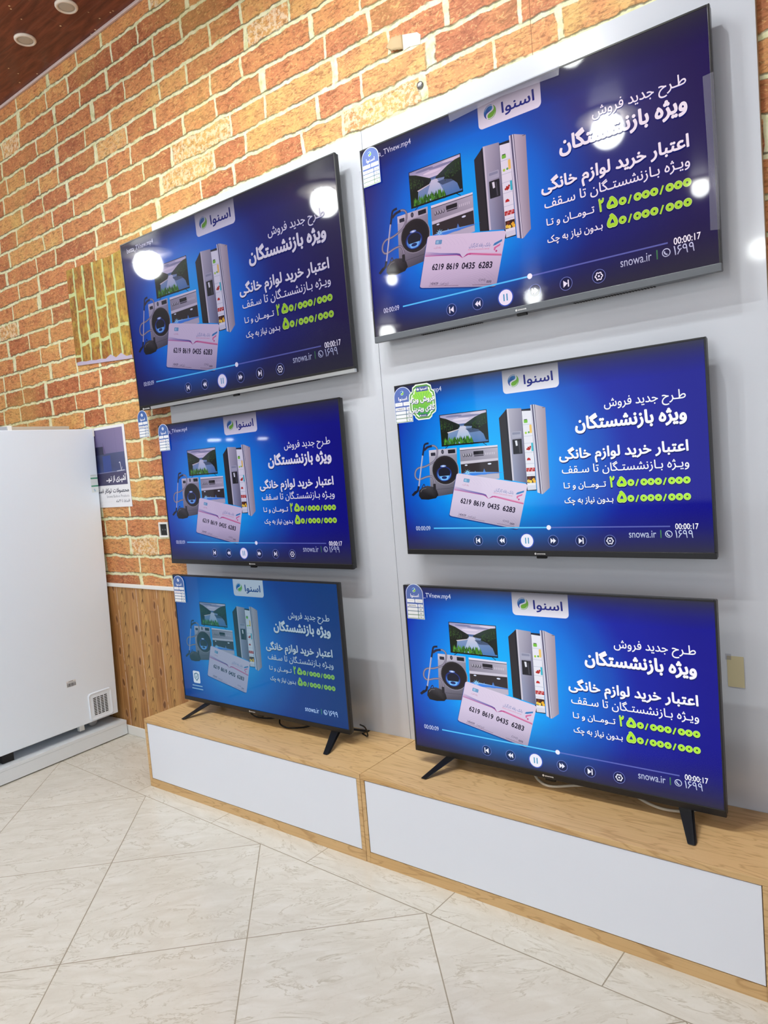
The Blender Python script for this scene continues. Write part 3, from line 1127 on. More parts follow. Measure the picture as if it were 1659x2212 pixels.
    for k in range(11):
        rad = 90 + 42 * k
        A.curve([(560 + 0.9 * rad * math.cos(math.radians(a)), 1010 - 0.75 * rad * math.sin(math.radians(a))) for a in range(15, 166, 15) if 0 < 560 + .9 * rad * math.cos(math.radians(a)) < 985 and 1010 - .75 * rad * math.sin(math.radians(a)) < 985], 3, (192, 180, 212), sub=3)
    for k in range(7):
        A.curve([(20 + 60 * k, 30), (150 + 55 * k, 90), (240 + 50 * k, 200)], 3, (206, 194, 220), sub=4)
    A.hold = False
    A.poly([(4, 300), (200, 340), (430, 360), (470, 372), (514, 452), (470, 410), (430, 396), (4, 388)], [(206, 200, 226), (150, 150, 200), (90, 80, 160), (100, 80, 150), (120, 70, 140), (120, 70, 150), (110, 90, 170), (200, 150, 190)])
    A.line([(4, 388), (430, 396), (470, 410), (514, 452)], 9, (200, 80, 150))
    A.poly([(514, 452), (560, 380), (600, 366), (990, 402), (998, 440), (620, 392), (580, 400)], [(150, 70, 140), (180, 70, 140), (226, 90, 160), (232, 180, 206), (200, 80, 140), (214, 80, 150), (190, 70, 140)])
    A.line([(580, 396), (996, 440)], 8, (196, 70, 130))
    A.rrect(118, 90, 204, 172, 12, (96, 150, 196))
    A.rrect(128, 102, 190, 160, 10, (150, 196, 224))
    A.rect(162, 104, 198, 158, (110, 160, 200))
    A.text('رفاه کارت', 110, 206, 250, 40, (190, 120, 150), 0.0, fa=True)
    A.text('بانک رفاه کارگران', 574, 838, 262, 66, (70, 110, 170), 0.0, fa=True)
    A.text('REFAH KARGARAN BANK', 570, 836, 320, 26, (214, 130, 160), 0.0)
    A.poly([(870, 260), (884, 214), (970, 148), (972, 186), (900, 250)], (60, 130, 190))
    A.poly([(890, 336), (888, 290), (960, 222), (956, 262), (912, 304), (906, 350)], (214, 110, 160))
    A.disc(924, 356, 11, (196, 70, 130), 20)
    for s_, a, b in (('6219', 128, 282), ('8619', 320, 476), ('0435', 522, 688), ('6283', 736, 904)):
        A.text(s_, a + 3, b + 3, 663, 118, (170, 160, 190), .02)
        A.text(s_, a, b, 655, 118, (26, 24, 40), .02)
    A.text('1404/09', 138, 244, 948, 54, (70, 60, 90), .008)
    A.text('تاریخ انقضاء :', 262, 386, 944, 42, (90, 80, 110), 0.0, fa=True)
    A.line([(122, 968), (520, 968)], 6, (110, 50, 90))
    A.text('CVV2:', 770, 858, 898, 44, (90, 80, 110), 0.0)
    A.text('000', 870, 930, 930, 46, (60, 52, 84), .01)
    A.line([(700, 962), (940, 962)], 6, (110, 50, 90))
    A.M = None
    # --- Persian copy
    sh = (2, 6, (10, 26, 104))
    A.text('طـرح جدید فروش', 1393, 1821, 281, 48, W_, .010, fa=True, shadow=(1, 3, (12, 40, 130)))
    A.text('ویژه بازنشستگان', 1220, 1821, 388, 71, W_, .040, fa=True, shadow=sh)
    A.text('اعتبار خرید لوازم خانگی', 1113, 1821, 549, 57, W_, .032, fa=True, shadow=sh)
    A.text('ویـژه بـازنشستـگان تا سـقف', 1125, 1820, 632, 46, W_, .010, fa=True, shadow=(1, 3, (12, 40, 130)))
    GR = (178, 238, 58)

    def digits(s, x0, x1, base, ht):
        """big rounded leading numerals"""
        A.text(s, x0 - 2, x1 + 2, base + 6, ht, (8, 20, 80), .050, ref=.68)
        A.text(s, x0, x1, base, ht, (220, 250, 170), .050, ref=.68)
        A.text(s, x0 + 1.5, x1 - 1.5, base - 1.5, ht - 3, GR, .040, ref=.68)

    def zeros(xs, cy):
        """dotted-ring zeros of the advertisement's numerals"""
        for dx, dy, r, c in ((1, 5, 19, (8, 20, 80)), (0, 0, 18.5, (220, 250, 170)), (0, 0, 17, GR), (0, 0, 4.8, (14, 24, 60))):
            A.up()
            A.hold = True
            for x in xs:
                A.disc(x + dx, cy + dy, r, c)
            A.hold = False

    def slash(x, cy):
        A.line([(x - 7, cy + 24), (x + 8, cy - 14)], 10, (8, 20, 80))
        A.line([(x - 8, cy + 19), (x + 7, cy - 18)], 8, GR)
    digits('۲', 1399, 1427, 720, 60)
    digits('۵', 1438, 1493, 718, 54)
    zeros((1515, 1585, 1622, 1660, 1729, 1766, 1804), 701)
    slash(1549, 702)
    slash(1694, 702)
    digits('۵', 1434, 1488, 805, 62)
    zeros((1510, 1579, 1617, 1656, 1725, 1763, 1802), 787)
    slash(1545, 788)
    slash(1690, 788)
    A.text('تــومــان و تـا', 1130, 1378, 717, 34, W_, .020, fa=True, shadow=(2, 4, (12, 40, 130)))
    A.text('بـدون نیاز به چک', 1129, 1414, 802, 34, W_, .020, fa=True, shadow=(2, 4, (12, 40, 130)))
    # --- contact line
    P_ = (282, 298, 335)
    A.text('snowa.ir', 1488, 1633, 1002, 42, P_, .0)
    A.rect(1655, 962, 1661, 1004, (90, 180, 110))
    A.ring(1699, 983, 17, 4, P_)
    A.curve([(1691, 976), (1693, 986), (1704, 993)], 6, P_)
    A.text('۱۶۹۹', 1732, 1821, 1003, 42, P_, .0, ref=.70)
    return A


def player_art():
    A = Art()
    dk = (46, 46, 58)
    A.up()
    for (y0, a0), (y1, a1) in zip(((0, .93), (40, .62), (90, .30), (150, .0)), ((40, .62), (90, .30), (150, .0), (151, 0))):
        A.add([(0, y0), (1920, y0), (1920, y1), (0, y1)], [A.col((*dk, a0)), A.col((*dk, a0)), A.col((*dk, a1)), A.col((*dk, a1))])
    st = ((760, 0.), (850, .12), (930, .36), (1000, .64), (1080, .94))
    for (y0, a0), (y1, a1) in zip(st, st[1:]):
        A.add([(0, y0), (1920, y0), (1920, y1), (0, y1)], [A.col((*dk, a0)), A.col((*dk, a0)), A.col((*dk, a1)), A.col((*dk, a1))])
    A.up()
    A.text('betta_TVnew.mp4', 64, 356, 65, 31, (214, 218, 234), .0)
    A.text('00:00:09', 74, 188, 953, 29, (206, 214, 236), .0)
    A.text('00:00:17', 1734, 1850, 957, 31, W_, .012)
    A.line([(1021, 942), (1708, 942)], 7, (120, 130, 210, .55))
    A.line([(215, 940), (1021, 942)], 8, (86, 196, 252))
    A.disc(1021, 942, 14, (242, 240, 252))
    for x in (541, 708, 876, 1044, 1213, 1381):
        if x == 876:
            A.disc(x, 1020, 46, (60, 90, 190, .9))
            A.disc(x, 1020, 40, (240, 238, 252))
            for q in (-9, 9):
                A.line([(x + q, 1002), (x + q, 1038)], 7, (60, 150, 190))
            continue
        A.disc(x, 1020, 32, (26, 30, 58, .55))
        A.ring(x, 1020, 32, 2.5, (130, 146, 220, .75))
        Wt = (240, 240, 252)
        if x == 541:
            A.rect(x - 15, 1003, x - 9, 1037, Wt)
            A.poly([(x + 14, 1003), (x + 14, 1037), (x - 8, 1020)], Wt)
        elif x == 708:
            A.poly([(x + 1, 1004), (x + 1, 1036), (x - 17, 1020)], Wt)
            A.poly([(x + 17, 1004), (x + 17, 1036), (x - 1, 1020)], Wt)
        elif x == 1044:
            A.poly([(x - 1, 1004), (x - 1, 1036), (x + 17, 1020)], Wt)
            A.poly([(x - 17, 1004), (x - 17, 1036), (x + 1, 1020)], Wt)
        elif x == 1213:
            A.rect(x + 9, 1003, x + 15, 1037, Wt)
            A.poly([(x - 14, 1003), (x - 14, 1037), (x + 8, 1020)], Wt)
        else:
            pts = []
            for k in range(36):
                a = 2 * PI * k / 36
                rr_ = 16.5 + 2.5 * math.cos(6 * a)
                pts.append((x + rr_ * math.cos(a), 1020 + rr_ * math.sin(a)))
            A.line(pts + [pts[0]], 5, Wt)
            A.disc(x, 1020, 5, Wt)
    return A


def shield_art():
    A = Art()
    A.rrect(141, 838, 234, 946, 14, (186, 200, 214))
    A.poly([(187, 852), (218, 864), (216, 902), (187, 930), (158, 902), (156, 864)], (70, 110, 140))
    A.poly([(187, 862), (209, 871), (207, 898), (187, 918), (167, 898), (165, 871)], (170, 190, 206))
    A.line([(174, 888), (185, 900), (202, 874)], 6, (70, 110, 140))
    for y, x0, x1 in ((970, 120, 256), (998, 112, 262)):
        A.line([(x0, y), (x1, y)], 9, (120, 160, 190))
    return A


ME_ad = ad_art().mesh('screen_picture', M_screen)
ME_ad_deep = ad_art(True).mesh('screen_picture_deep', M_screen)      # darkening of the oblique view put into the picture, two top sets
ME_player = player_art().mesh('player_controls', M_over)
ME_shield = shield_art().mesh('shield_badge', M_over)


def logo_art():
    A = Art(step=0.00001, k=1.0)
    A.disc(0.0035, 0, .0035, (228, 228, 228))
    A.line([(0.0048, -.0018), (.0030, -.0004), (.0042, .0006), (.0024, .0020)], .0008, (40, 40, 44))
    A.text('snowa', .009, .040, .0022, .0055, (228, 228, 228), .03, ref=.714)
    return A


ME_logo = logo_art().mesh('maker_logo', M_print)


# ------------------------------------------------------------------ televisions
def frame_bm(wd, h, hb, sb=0.006, dep=0.012):
    bm = bmesh.new()
    box(bm, -wd / 2, -wd / 2 + sb, 0, dep, hb, h, .001)
    box(bm, wd / 2 - sb, wd / 2, 0, dep, hb, h, .001)
    box(bm, -wd / 2 + sb, wd / 2 - sb, 0, dep, h - sb, h, .001)
    return bm


def foot(parent, u, side, tipz):
    """V-shaped plastic foot: one blade forward, one backward, splayed outward"""
    bm = bmesh.new()
    for s, ty in ((-1, -0.110), (1, 0.150)):
        y0 = 0.018 if s < 0 else 0.026
        tx = u + side * 0.050
        wt, wb = 0.020, 0.011
        top = [(u - wt, y0 - .008, 0.006), (u + wt, y0 - .008, 0.006), (u + wt, y0 + .016, 0.006), (u - wt, y0 + .016, 0.006)]
        bot = [(tx - wb, ty - .008, tipz), (tx + wb, ty - .008, tipz), (tx + wb, ty + .012, tipz), (tx - wb, ty + .012, tipz)]
        hexa(bm, bot, top, .002)
    return obj('stand_foot', bm, M_black, parent)


def television(x, z, wd, h, d, tilt, label, tint, style, mount, player=True, logo=None):
    e = empty('television', (x + wd / 2, -d, z), (tilt, 0, 0), label=label, cat='television', group='televisions playing the same advertisement')
    sw = wd - 0.012
    hb = h - 0.006 - sw * 0.5625
    obj('bezel', frame_bm(wd, h, hb), M_bezel, e)
    o = place('screen', ME_ad_deep if style in ('chrome', 'grey') else ME_ad, e, (-sw / 2, 0.0022, h - 0.006), sw)
    o.color = tint
    if player:
        p = place('player_controls', ME_player, o, (0, -0.0012, 0))
        p.color = (min(1, tint[0] + .1), min(1, tint[1] + .1), min(1, tint[2] + .1), 1)
    else:
        p = place('shield_badge', ME_shield, o, (0, -0.0012, 0))
        p.color = (1, 1, 1, 1)
    if style == 'chrome':
        boxo('bottom_bezel', (-wd / 2, wd / 2, 0.0, 0.012, 0.016, hb), M_bezel, e, bev=.001)
        boxo('chrome_strip', (-wd / 2 + .098, wd / 2, -0.002, 0.012, 0.001, 0.0155), M_chrome, e, bev=.001, label='silver strip under the screen')
        boxo('logo_plate', (-wd / 2, -wd / 2 + .0975, -0.001, 0.012, 0.001, 0.0155), M_bezel, e, bev=.001)
        place('maker_logo', ME_logo, e, (-wd / 2 + .030, -0.0014, .0085), 1.45)
    else:
        boxo('bottom_bezel', (-wd / 2, wd / 2, -0.001, 0.012, 0.0, hb), M_greyb if style == 'grey' else M_bezel, e, bev=.0015,
             label='grey lower bezel' if style == 'grey' else None)
        place('maker_logo', ME_logo, e, (logo - wd / 2, -0.0016, hb * .47), 1.0)
    # rear shell and thicker electronics housing with sloping sides
    boxo('rear_shell', (-wd / 2 + .001, wd / 2 - .001, 0.0122, 0.026, 0.002, h - .001), M_shell if style != 'grey' else M_greyb, e, bev=.003)
    bm = bmesh.new()
    dep = 0.052
    a, b = wd / 2 - .02, wd / 2 - .12
    hexa(bm, [(-a, .0262, .003), (a, .0262, .003), (a, .0262, h * .62), (-a, .0262, h * .62)],
         [(-b, dep, .004), (b, dep, .004), (b, dep, h * .55), (-b, dep, h * .55)], .003)
    hz = obj('rear_housing', bm, M_shell if style != 'grey' else M_greyb, e)
    for s in (-1, 1):
        bm = bmesh.new()
        c0 = s * wd * .24
        for k in range(28):
            u = c0 + (k - 13.5) * wd * .0075
            box(bm, u - .0022, u + .0022, .031, .046, .0016, .0034)
        obj('speaker_grille', bm, M_dark, hz)
    boxo('infrared_sensor', (-.018 + (0.015 if style == 'chrome' else 0), .018 + (0.015 if style == 'chrome' else 0), 0.002, 0.014, -0.008, 0.0005), M_black, e, bev=.002)
    if mount:
        bm = bmesh.new()
        gap = d - 0.0185
        for u in (-.13, .13):
            box(bm, u - .018, u + .018, dep + .0005, max(gap - .004, dep + .004), h * .12, h * .53)
        box(bm, -.22, .22, max(gap - .006, dep + .002), gap, h * .28, h * .42)
        obj('wall_bracket', bm, M_black, e)
    return e


TV = {
    'A': (-0.8729, 1.8190, 1.4425, 0.8359, 0.075, 0.0176),
    'B': (0.6796, 1.9131, 1.2310, 0.7148, 0.075, -0.0016),
    'C': (-0.7356, 1.0327, 1.2092, 0.7006, 0.075, -0.0012),
    'D': (0.7539, 1.1004, 1.1065, 0.6408, 0.075, 0.0035),
    'E': (-0.5924, 0.3778, 1.0684, 0.6198, 0.185, -0.0024),
    'F': (0.7974, 0.3748, 1.0799, 0.6277, 0.185, -0.0066),
}
tvA = television(*TV['A'], 'large wall television with a silver lower strip, top of the left column', (.56, .52, .64, 1), 'chrome', True)
tvB = television(*TV['B'], 'wall television with a grey lower bezel and peeling film, top of the right column', (.92, .78, .86, 1), 'grey', True, logo=.596)
tvC = television(*TV['C'], 'wall television with thin black bezel, middle of the left column', (.66, .62, .74, 1), 'black', True, logo=.585)
tvD = television(*TV['D'], 'bright wall television with the green sale sticker, middle of the right column', (1, 1, 1, 1), 'black', True, logo=.531)
tvE = television(*TV['E'], 'dull standing television without player bar, on the left cabinet', (.42, .50, .56, .82), 'black', False, player=False, logo=.47)
tvF = television(*TV['F'], 'bright standing television with player bar, on the right cabinet', (1, .98, 1, 1), 'black', False, logo=.515)
for e, key, uu in ((tvE, 'E', (-.415, .388)), (tvF, 'F', (.957, 1.760))):
    x, z, wd, h, d, ti = TV[key]
    for i, u in enumerate(uu):
        foot(e, u - x - wd / 2, (-1, 1)[i], HC - z + 0.0016)

# clear protective film peeling from the top right television
x, z, wd, h, d, ti = TV['B']
for pts in ([(.395, .716), (.40, .683), (.60, .697), (.796, .688), (.800, .716)],
            [(1.206, .53), (1.234, .532), (1.236, .30), (1.232, .112), (1.207, .116), (1.210, .32)],
            [(-.004, .64), (.006, .64), (.012, .40), (.008, .12), (-.004, .12), (-.002, .36)]):
    bm = bmesh.new()
    f = bm.faces.new([bm.verts.new((u - wd / 2, -0.003 - 0.001 * (i % 2), v)) for i, (u, v) in enumerate(pts)])
    r = bmesh.ops.extrude_face_region(bm, geom=[f])
    for v in r['geom']:
        if isinstance(v, bmesh.types.BMVert):
            v.co.y += 0.0003
    bmesh.ops.recalc_face_normals(bm, faces=bm.faces[:])
    obj('protective_film', bm, M_film, tvB, label='clear film strip lifting at the edge')


# ------------------------------------------------------------------ price tags
def tag_mesh(ink, green, seed):
    """arched card, 1 wide x 1.62 high, printed fields"""
    A = Art(step=0.0002, k=1.0)
    bl = (84, 108, 178) if green else (62, 98, 164)
    dn = (134, 164, 104) if green else (96, 128, 150)
    n = 20
    out = [(0.5 + .5 * math.cos(PI - PI * i / n), .46 - .46 * math.sin(PI * i / n)) for i in range(n + 1)] + [(1.0, 1.62), (0.0, 1.62)]
    inn = [(0.5 + .47 * math.cos(PI - PI * i / n), .47 - .44 * math.sin(PI * i / n)) for i in range(n + 1)] + [(.97, 1.0), (.97, 1.60), (.03, 1.60), (.03, 1.0)]
    A.poly(out, (206, 214, 236))
    A.poly(inn, [bl if y < 1.3 else dn for x_, y in inn])
    snowa_mark(A, .48, .28, .105, mono=(226, 230, 240) if not green else None, cut=bl if not green else (236, 240, 246))
    A.text('اسنوا', .26, .76, .60, .15, (246, 246, 250), .02, fa=True, res=2)
    wf = (236, 238, 242)
    A.rrect(.05, .70, .48, .86, .03, wf)
    A.rrect(.52, .70, .95, .86, .03, wf)
    A.line([(.14, .78), (.40, .78)], .02, (206, 200, 206))
    A.line([(.60, .78), (.88, .78)], .02, (206, 200, 206))
    for k in range(4):
        y = .93 + .17 * k
        A.rrect(.05, y, .64, y + .135, .03, wf)
        A.rrect(.68, y, .95, y + .135, .03, wf)
        A.line([(.74, y + .05), (.89, y + .05)], .016, (130, 134, 146))
        A.line([(.76, y + .09), (.87, y + .09)], .022, (100, 104, 118))
    rnd = random.Random(seed)
    x_ = .12
    while x_ < .56:      # handwritten price
        A.curve([(x_, .965 + rnd.random() * .02), (x_ + .012, 1.0 + rnd.random() * .03), (x_ + .028, .985 + rnd.random() * .04)], .018, ink, sub=3)
        x_ += .05
    return A.mesh('price_tag', M_print)


TAGS = {  # television: (u left, v top, width, height)
    'A': (-.022, .003, .083, .137, 'price tag card hanging below the large top left television, against brick'),
    'B': (.010, .711, .080, .136, 'price tag card on the upper left corner of the grey-bezel top right television'),
    'C': (.003, .704, .082, .133, 'price tag card on the corner of the middle left television'),
    'D': (-.002, .633, .080, .133, 'price tag card tucked under the green sale sticker'),
    'E': (.007, .617, .082, .130, 'price tag card on the corner of the dull lower left television'),
    'F': (.013, .634, .076, .130, 'price tag card on the corner of the standing lower right television'),
}
M_cardback = mat('card_back', (206, 210, 220), 0.5)
for k, (u, v, tw, th_, lab) in TAGS.items():
    x, z, wd, h, d, ti = TV[k]
    yy = -d - 0.0035 - (v * math.sin(ti) if k == 'A' else v * math.sin(ti))
    e = empty('price_tag', (x + u, yy, z + v), (ti, 0, 0), label=lab, cat='price tag', group='price tags on the televisions')
    me = tag_mesh((176, 120, 130) if k in 'BCE' else (70, 74, 92), k in 'BDF', ord(k))
    o = place('printed_face', me, e)
    o.scale = (tw, 1.0 * tw, th_ / 1.62)
    bm = bmesh.new()
    n = 16
    ring = [(0.5 + .5 * math.cos(PI - PI * i / n), -(.46 - .46 * math.sin(PI * i / n))) for i in range(n + 1)] + [(1.0, -1.62), (0.0, -1.62)]
    fr = [bm.verts.new((a * tw, 0.0, b * th_ / 1.62)) for a, b in ring]
    bk = [bm.verts.new((a * tw, 0.0014, b * th_ / 1.62)) for a, b in ring]
    bm.faces.new(fr)
    bm.faces.new(bk[::-1])
    for i in range(len(fr)):
        j = (i + 1) % len(fr)
        bm.faces.new((fr[i], bk[i], bk[j], fr[j]))
    bmesh.ops.recalc_face_normals(bm, faces=bm.faces[:])
    obj('card', bm, M_cardback, e)


# green sale sticker on the middle right television
def sale_art():
    A = Art(step=0.0002, k=1.0)

    def badge(g):
        P = []
        for x_, y in ((.30, .0), (.72, .0), (.86, .07), (.88, .18), (.98, .24), (1.0, .34), (1.0, .74), (.97, .82), (.84, .88), (.82, .94), (.72, 1.0), (.30, 1.0), (.20, .93), (.17, .86), (.04, .80), (.0, .72), (.0, .34), (.03, .25), (.14, .18), (.16, .07)):
            P.append((.5 + (x_ - .5) * g, .5 + (y - .5) * g))
        return P
    A.poly([(x_, y * 1.28) for x_, y in badge(1.0)], (226, 236, 226))
    A.poly([(x_, y * 1.28) for x_, y in badge(.93)], (84, 150, 60))
    A.poly([(x_, y * 1.28) for x_, y in badge(.84)], (236, 248, 232))
    b = [(x_, y * 1.28) for x_, y in badge(.76)]
    A.poly(b, [(150, 214, 70) if y < .6 else (50, 160, 60) for x_, y in b])
    for k in range(7):
        A.poly([(.5, .7), (.12 + .11 * k, .32), (.17 + .11 * k, .32)], (120, 200, 80))
    A.rrect(.30, .10, .74, .27, .02, (70, 88, 150))
    A.text('اسنوا', .45, .70, .215, .085, W_, .02, fa=True, res=2)
    snowa_mark(A, .37, .185, .045, mono=W_, cut=(70, 88, 150))
    for off, c in ((.075, (60, 70, 130)), (.030, (246, 248, 252))):
        dy = .015 if off > .05 else 0
        A.text('فروش ویژه', .04, .96, .62 + dy, .19, c, off, fa=True, res=2)
        A.text('کالای ویترینی', .04, .96, .95 + dy, .19, c, off, fa=True, res=2)
    A.rrect(.36, 1.08, .66, 1.17, .015, (40, 70, 120))
    A.text('snowa', .45, .62, 1.145, .045, W_, .02, res=2)
    A.disc(.405, 1.125, .025, W_)
    return A


x, z, wd, h, d, ti = TV['D']
e = empty('sale_sticker', (x + .067, -d - .0068, z + .6335), (ti, 0, 0), label='green and white badge-shaped sale sticker on the middle right television', cat='sticker')
o = place('printed_face', sale_art().mesh('sale_sticker', M_print), e)
o.scale = (.118, .118, .131 / 1.28)
bm = bmesh.new()
ring = [(.30, .0), (.72, .0), (.86, .07), (.88, .18), (.98, .24), (1.0, .34), (1.0, .74), (.97, .82), (.84, .88), (.82, .94), (.72, 1.0), (.30, 1.0), (.20, .93), (.17, .86), (.04, .80), (.0, .72), (.0, .34), (.03, .25), (.14, .18), (.16, .07)]
fr = [bm.verts.new((a * .118, 0, -b * .131)) for a, b in ring]
bk = [bm.verts.new((a * .118, .0012, -b * .131)) for a, b in ring]
bm.faces.new(fr)
bm.faces.new(bk[::-1])
for i in range(len(fr)):
    j = (i + 1) % len(fr)
    bm.faces.new((fr[i], bk[i], bk[j], fr[j]))
bmesh.ops.recalc_face_normals(bm, faces=bm.faces[:])
obj('card', bm, M_cardback, e)

# ------------------------------------------------------------------ freezer, its plinth
TH = 0.0408
eP = empty('display_plinth', (-1.403, -0.02, 0), (0, 0, TH), label='low white plinth under the white freezer', cat='plinth')
boxo('plinth_top', (-1.1, 0.0, -2.2, 0.0, 0.070, 0.0866), M_plinth, eP, bev=.001)
boxo('plinth_side', (-0.018, -0.001, -2.2, -0.001, 0.006, 0.0695), M_plinth, eP)
boxo('plinth_core', (-1.1, -0.02, -2.19, -0.001, 0.0, 0.0695), M_dark, eP)

FX = -1.428
eF = empty('chest_freezer', (FX, -0.052, 0.087), (0, 0, TH), label='tall white freezer side with a vent grille, left edge of the photo', cat='freezer')
lean = 0.026


def fy(y, zz):
    return y + zz * math.sin(lean)


bm = bmesh.new()
Z0, Z1 = 0.052, 1.692
fx0 = -0.60
hexa(bm, [(fx0, fy(-.9, Z0), Z0), (0, fy(-.9, Z0), Z0), (0, fy(0, Z0), Z0), (fx0, fy(0, Z0), Z0)],
     [(fx0, fy(-.9, Z1), Z1), (0, fy(-.9, Z1), Z1), (0, fy(0, Z1), Z1), (fx0, fy(0, Z1), Z1)], .004)
obj('body', bm, M_freezer, eF)
boxo('corner_cap', (-.02, .0015, fy(-.010, 1.67), fy(.0015, 1.67), 1.650, 1.6925), M_white, eF, bev=.001)
bm = bmesh.new()
box(bm, -.42, -.205, fy(-.36, 1.69), fy(-.02, 1.69), 1.693, 1.728, .003)
obj('lid', bm, M_lid, eF, label='beige-grey raised lid on top')
boxo('lid_divider', (-.42, -.200, fy(-.385, 1.69), fy(-.3605, 1.69), 1.693, 1.733), M_white, eF, bev=.002)
boxo('lid_window', (-.42, -.204, fy(-.88, 1.69), fy(-.3855, 1.69), 1.693, 1.728), M_lidb, eF, bev=.002, label='bluish grey lid glass')
# vent grille: raised frame with rows of slots
bm = bmesh.new()
P = Art.rr(0.0, 0.0, 1.0, 1.0, .12, n=5)
y0, y1, z0, z1 = fy(-.182, .14), fy(-.034, .14), .146 - .087, .302 - .087
ringo = [(y0 + (y1 - y0) * p[0], z0 + (z1 - z0) * p[1]) for p in P]
a = [bm.verts.new((0.0005, q[0], q[1])) for q in ringo]
cy, cz = (y0 + y1) / 2, (z0 + z1) / 2
b = [bm.verts.new((0.0075, cy + (q[0] - cy) * .95, cz + (q[1] - cz) * .95)) for q in ringo]
c = [bm.verts.new((0.0045, cy + (q[0] - cy) * .80, cz + (q[1] - cz) * .80)) for q in ringo]
for r1, r2 in ((a, b), (b, c)):
    for i in range(len(r1)):
        j = (i + 1) % len(r1)
        bm.faces.new((r1[i], r1[j], r2[j], r2[i]))
bm.faces.new(c)
bmesh.ops.recalc_face_normals(bm, faces=bm.faces[:])
gr = obj('vent_grille', bm, M_freezer, eF)
bm = bmesh.new()
for i in range(4):
    for j in range(11):
        ya = y0 + (y1 - y0) * (.20 + .155 * i)
        za = z0 + (z1 - z0) * (.17 + .060 * j)
        box(bm, .0040, .0056, ya, ya + (y1 - y0) * .115, za, za + (z1 - z0) * .030)
obj('vent_slots', bm, M_dark, gr)
# bar-code label and green energy label
A = Art(step=.00005, k=1.0)
A.rect(0, 0, .056, .034, (228, 229, 232))
A.line([(.014, .004), (.040, .004)], .003, (120, 120, 124))
A.line([(.002, .010), (.054, .010)], .0025, (150, 150, 154))
rnd = random.Random(3)
x_ = .003
while x_ < .053:
    wd_ = .0006 + rnd.random() * .0022
    A.rect(x_, .014, x_ + wd_, .032, (70, 70, 76) if rnd.random() < .7 else (150, 150, 156))
    x_ += wd_ + .0008
o = place('barcode_label', A.mesh('barcode_label', M_print), eF, (.0006, fy(-.300, .31), .408 - .087))
o.rotation_euler = (0, 0, PI / 2)
A = Art(step=.00005, k=1.0)
A.rect(0, 0, .044, .100, (222, 230, 232))
A.line([(.002, .003), (.036, .003)], .003, (190, 196, 198))
A.rect(0, .016, .044, .024, (74, 152, 122))
A.rect(0, .060, .044, .068, (74, 152, 122))
A.line([(.016, .080), (.022, .095)], .008, (170, 196, 214))
o = place('energy_label', A.mesh('energy_label', M_print), eF, (.0006, fy(-.047, 1.42), 1.520 - .087), label='pale label with two green bands')
o.rotation_euler = (0, 0, PI / 2)
# casters and bracket under the body
for px, py in ((-.085, -.115), (-.085, -.80), (-.52, -.115), (-.52, -.80)):
    bm = bmesh.new()
    lathe(bm, [(.006, -.012), (.023, -.012), (.026, -.007), (.026, .007), (.023, .012), (.006, .012)], 24, 'X', (px, py, .026))
    obj('caster_wheel', bm, M_grey, eF, smooth=True)
    boxo('caster_fork', (px - .018, px + .018, py - .018, py + .018, .048, .0525), M_grey, eF)
boxo('foot_bracket', (-.06, -.035, -.225, -.195, .012, .052), M_white, eF, bev=.001)
boxo('foot_bracket', (-.06, -.03, -.66, -.60, .0, .052), M_dark, eF, bev=.001)

# ------------------------------------------------------------------ things on the wall
# kitchen poster
A = Art(step=.00005, k=1.0)
PW, PH = .46, .455
A.rect(0, 0, PW, PH, (236, 236, 240))
A.rect(.018, .014, PW - .020, .330, (72, 78, 122))
A.poly([(.018, .014), (PW - .020, .014), (PW - .020, .150), (.018, .150)], [(88, 80, 124), (132, 120, 160), (124, 114, 156), (70, 64, 104)])
A.poly([(.018, .110), (.235, .110), (.258, .150), (.258, .160), (.018, .160)], (36, 36, 66))
A.poly([(.235, .085), (.258, .150), (.258, .165), (.235, .150)], (90, 76, 120))
A.line([(.365, .014), (.365, .150)], .0012, (96, 88, 128))
A.poly([(.018, .160), (PW - .020, .150), (PW - .020, .252), (.018, .262)], [(24, 30, 60), (78, 86, 128), (66, 74, 120), (40, 60, 120)])
A.poly([(.22, .165), (.30, .162), (.30, .255), (.22, .258)], (46, 66, 136))
A.line([(.018, .262), (PW - .020, .253)], .004, (120, 122, 160))
A.poly([(.018, .266), (PW - .020, .257), (PW - .020, .330), (.018, .330)], [(46, 44, 78), (70, 64, 102), (74, 68, 106), (52, 50, 84)])
A.line([(.25, .265), (.25, .330)], .001, (50, 48, 84))
A.curve([(.393, .252), (.390, .215), (.386, .206), (.378, .210)], .004, (214, 216, 228))
A.line([(.398, .246), (.406, .232)], .003, (196, 200, 216))
A.line([(.35, .254), (.425, .251)], .005, (190, 192, 210))
A.text('آشپـزی از نـو...', .235, .432, .306, .030, (244, 244, 250), .03, fa=True, res=3)
A.text('محصولات توکار اسنوا', .120, .445, .371, .024, (60, 62, 84), .012, fa=True, res=3)
A.text('Snowa Built-in Products', .222, .445, .400, .015, (176, 178, 186), 0.0, res=3)
A.text('اقساط تا ۶۳ماه'.replace('۶۳', '۶۳'), .312, .445, .428, .016, (110, 112, 126), 0.0, fa=True, res=3)
eK = empty('kitchen_poster', (-1.139 - PW, -.0032, 1.783), label='poster of a purple kitchen with Persian lettering beside the freezer', cat='poster')
place('printed_face', A.mesh('poster_print', M_print), eK)
boxo('sheet', (0, PW, .0001, .0022, -PH, 0), M_cardback, eK)

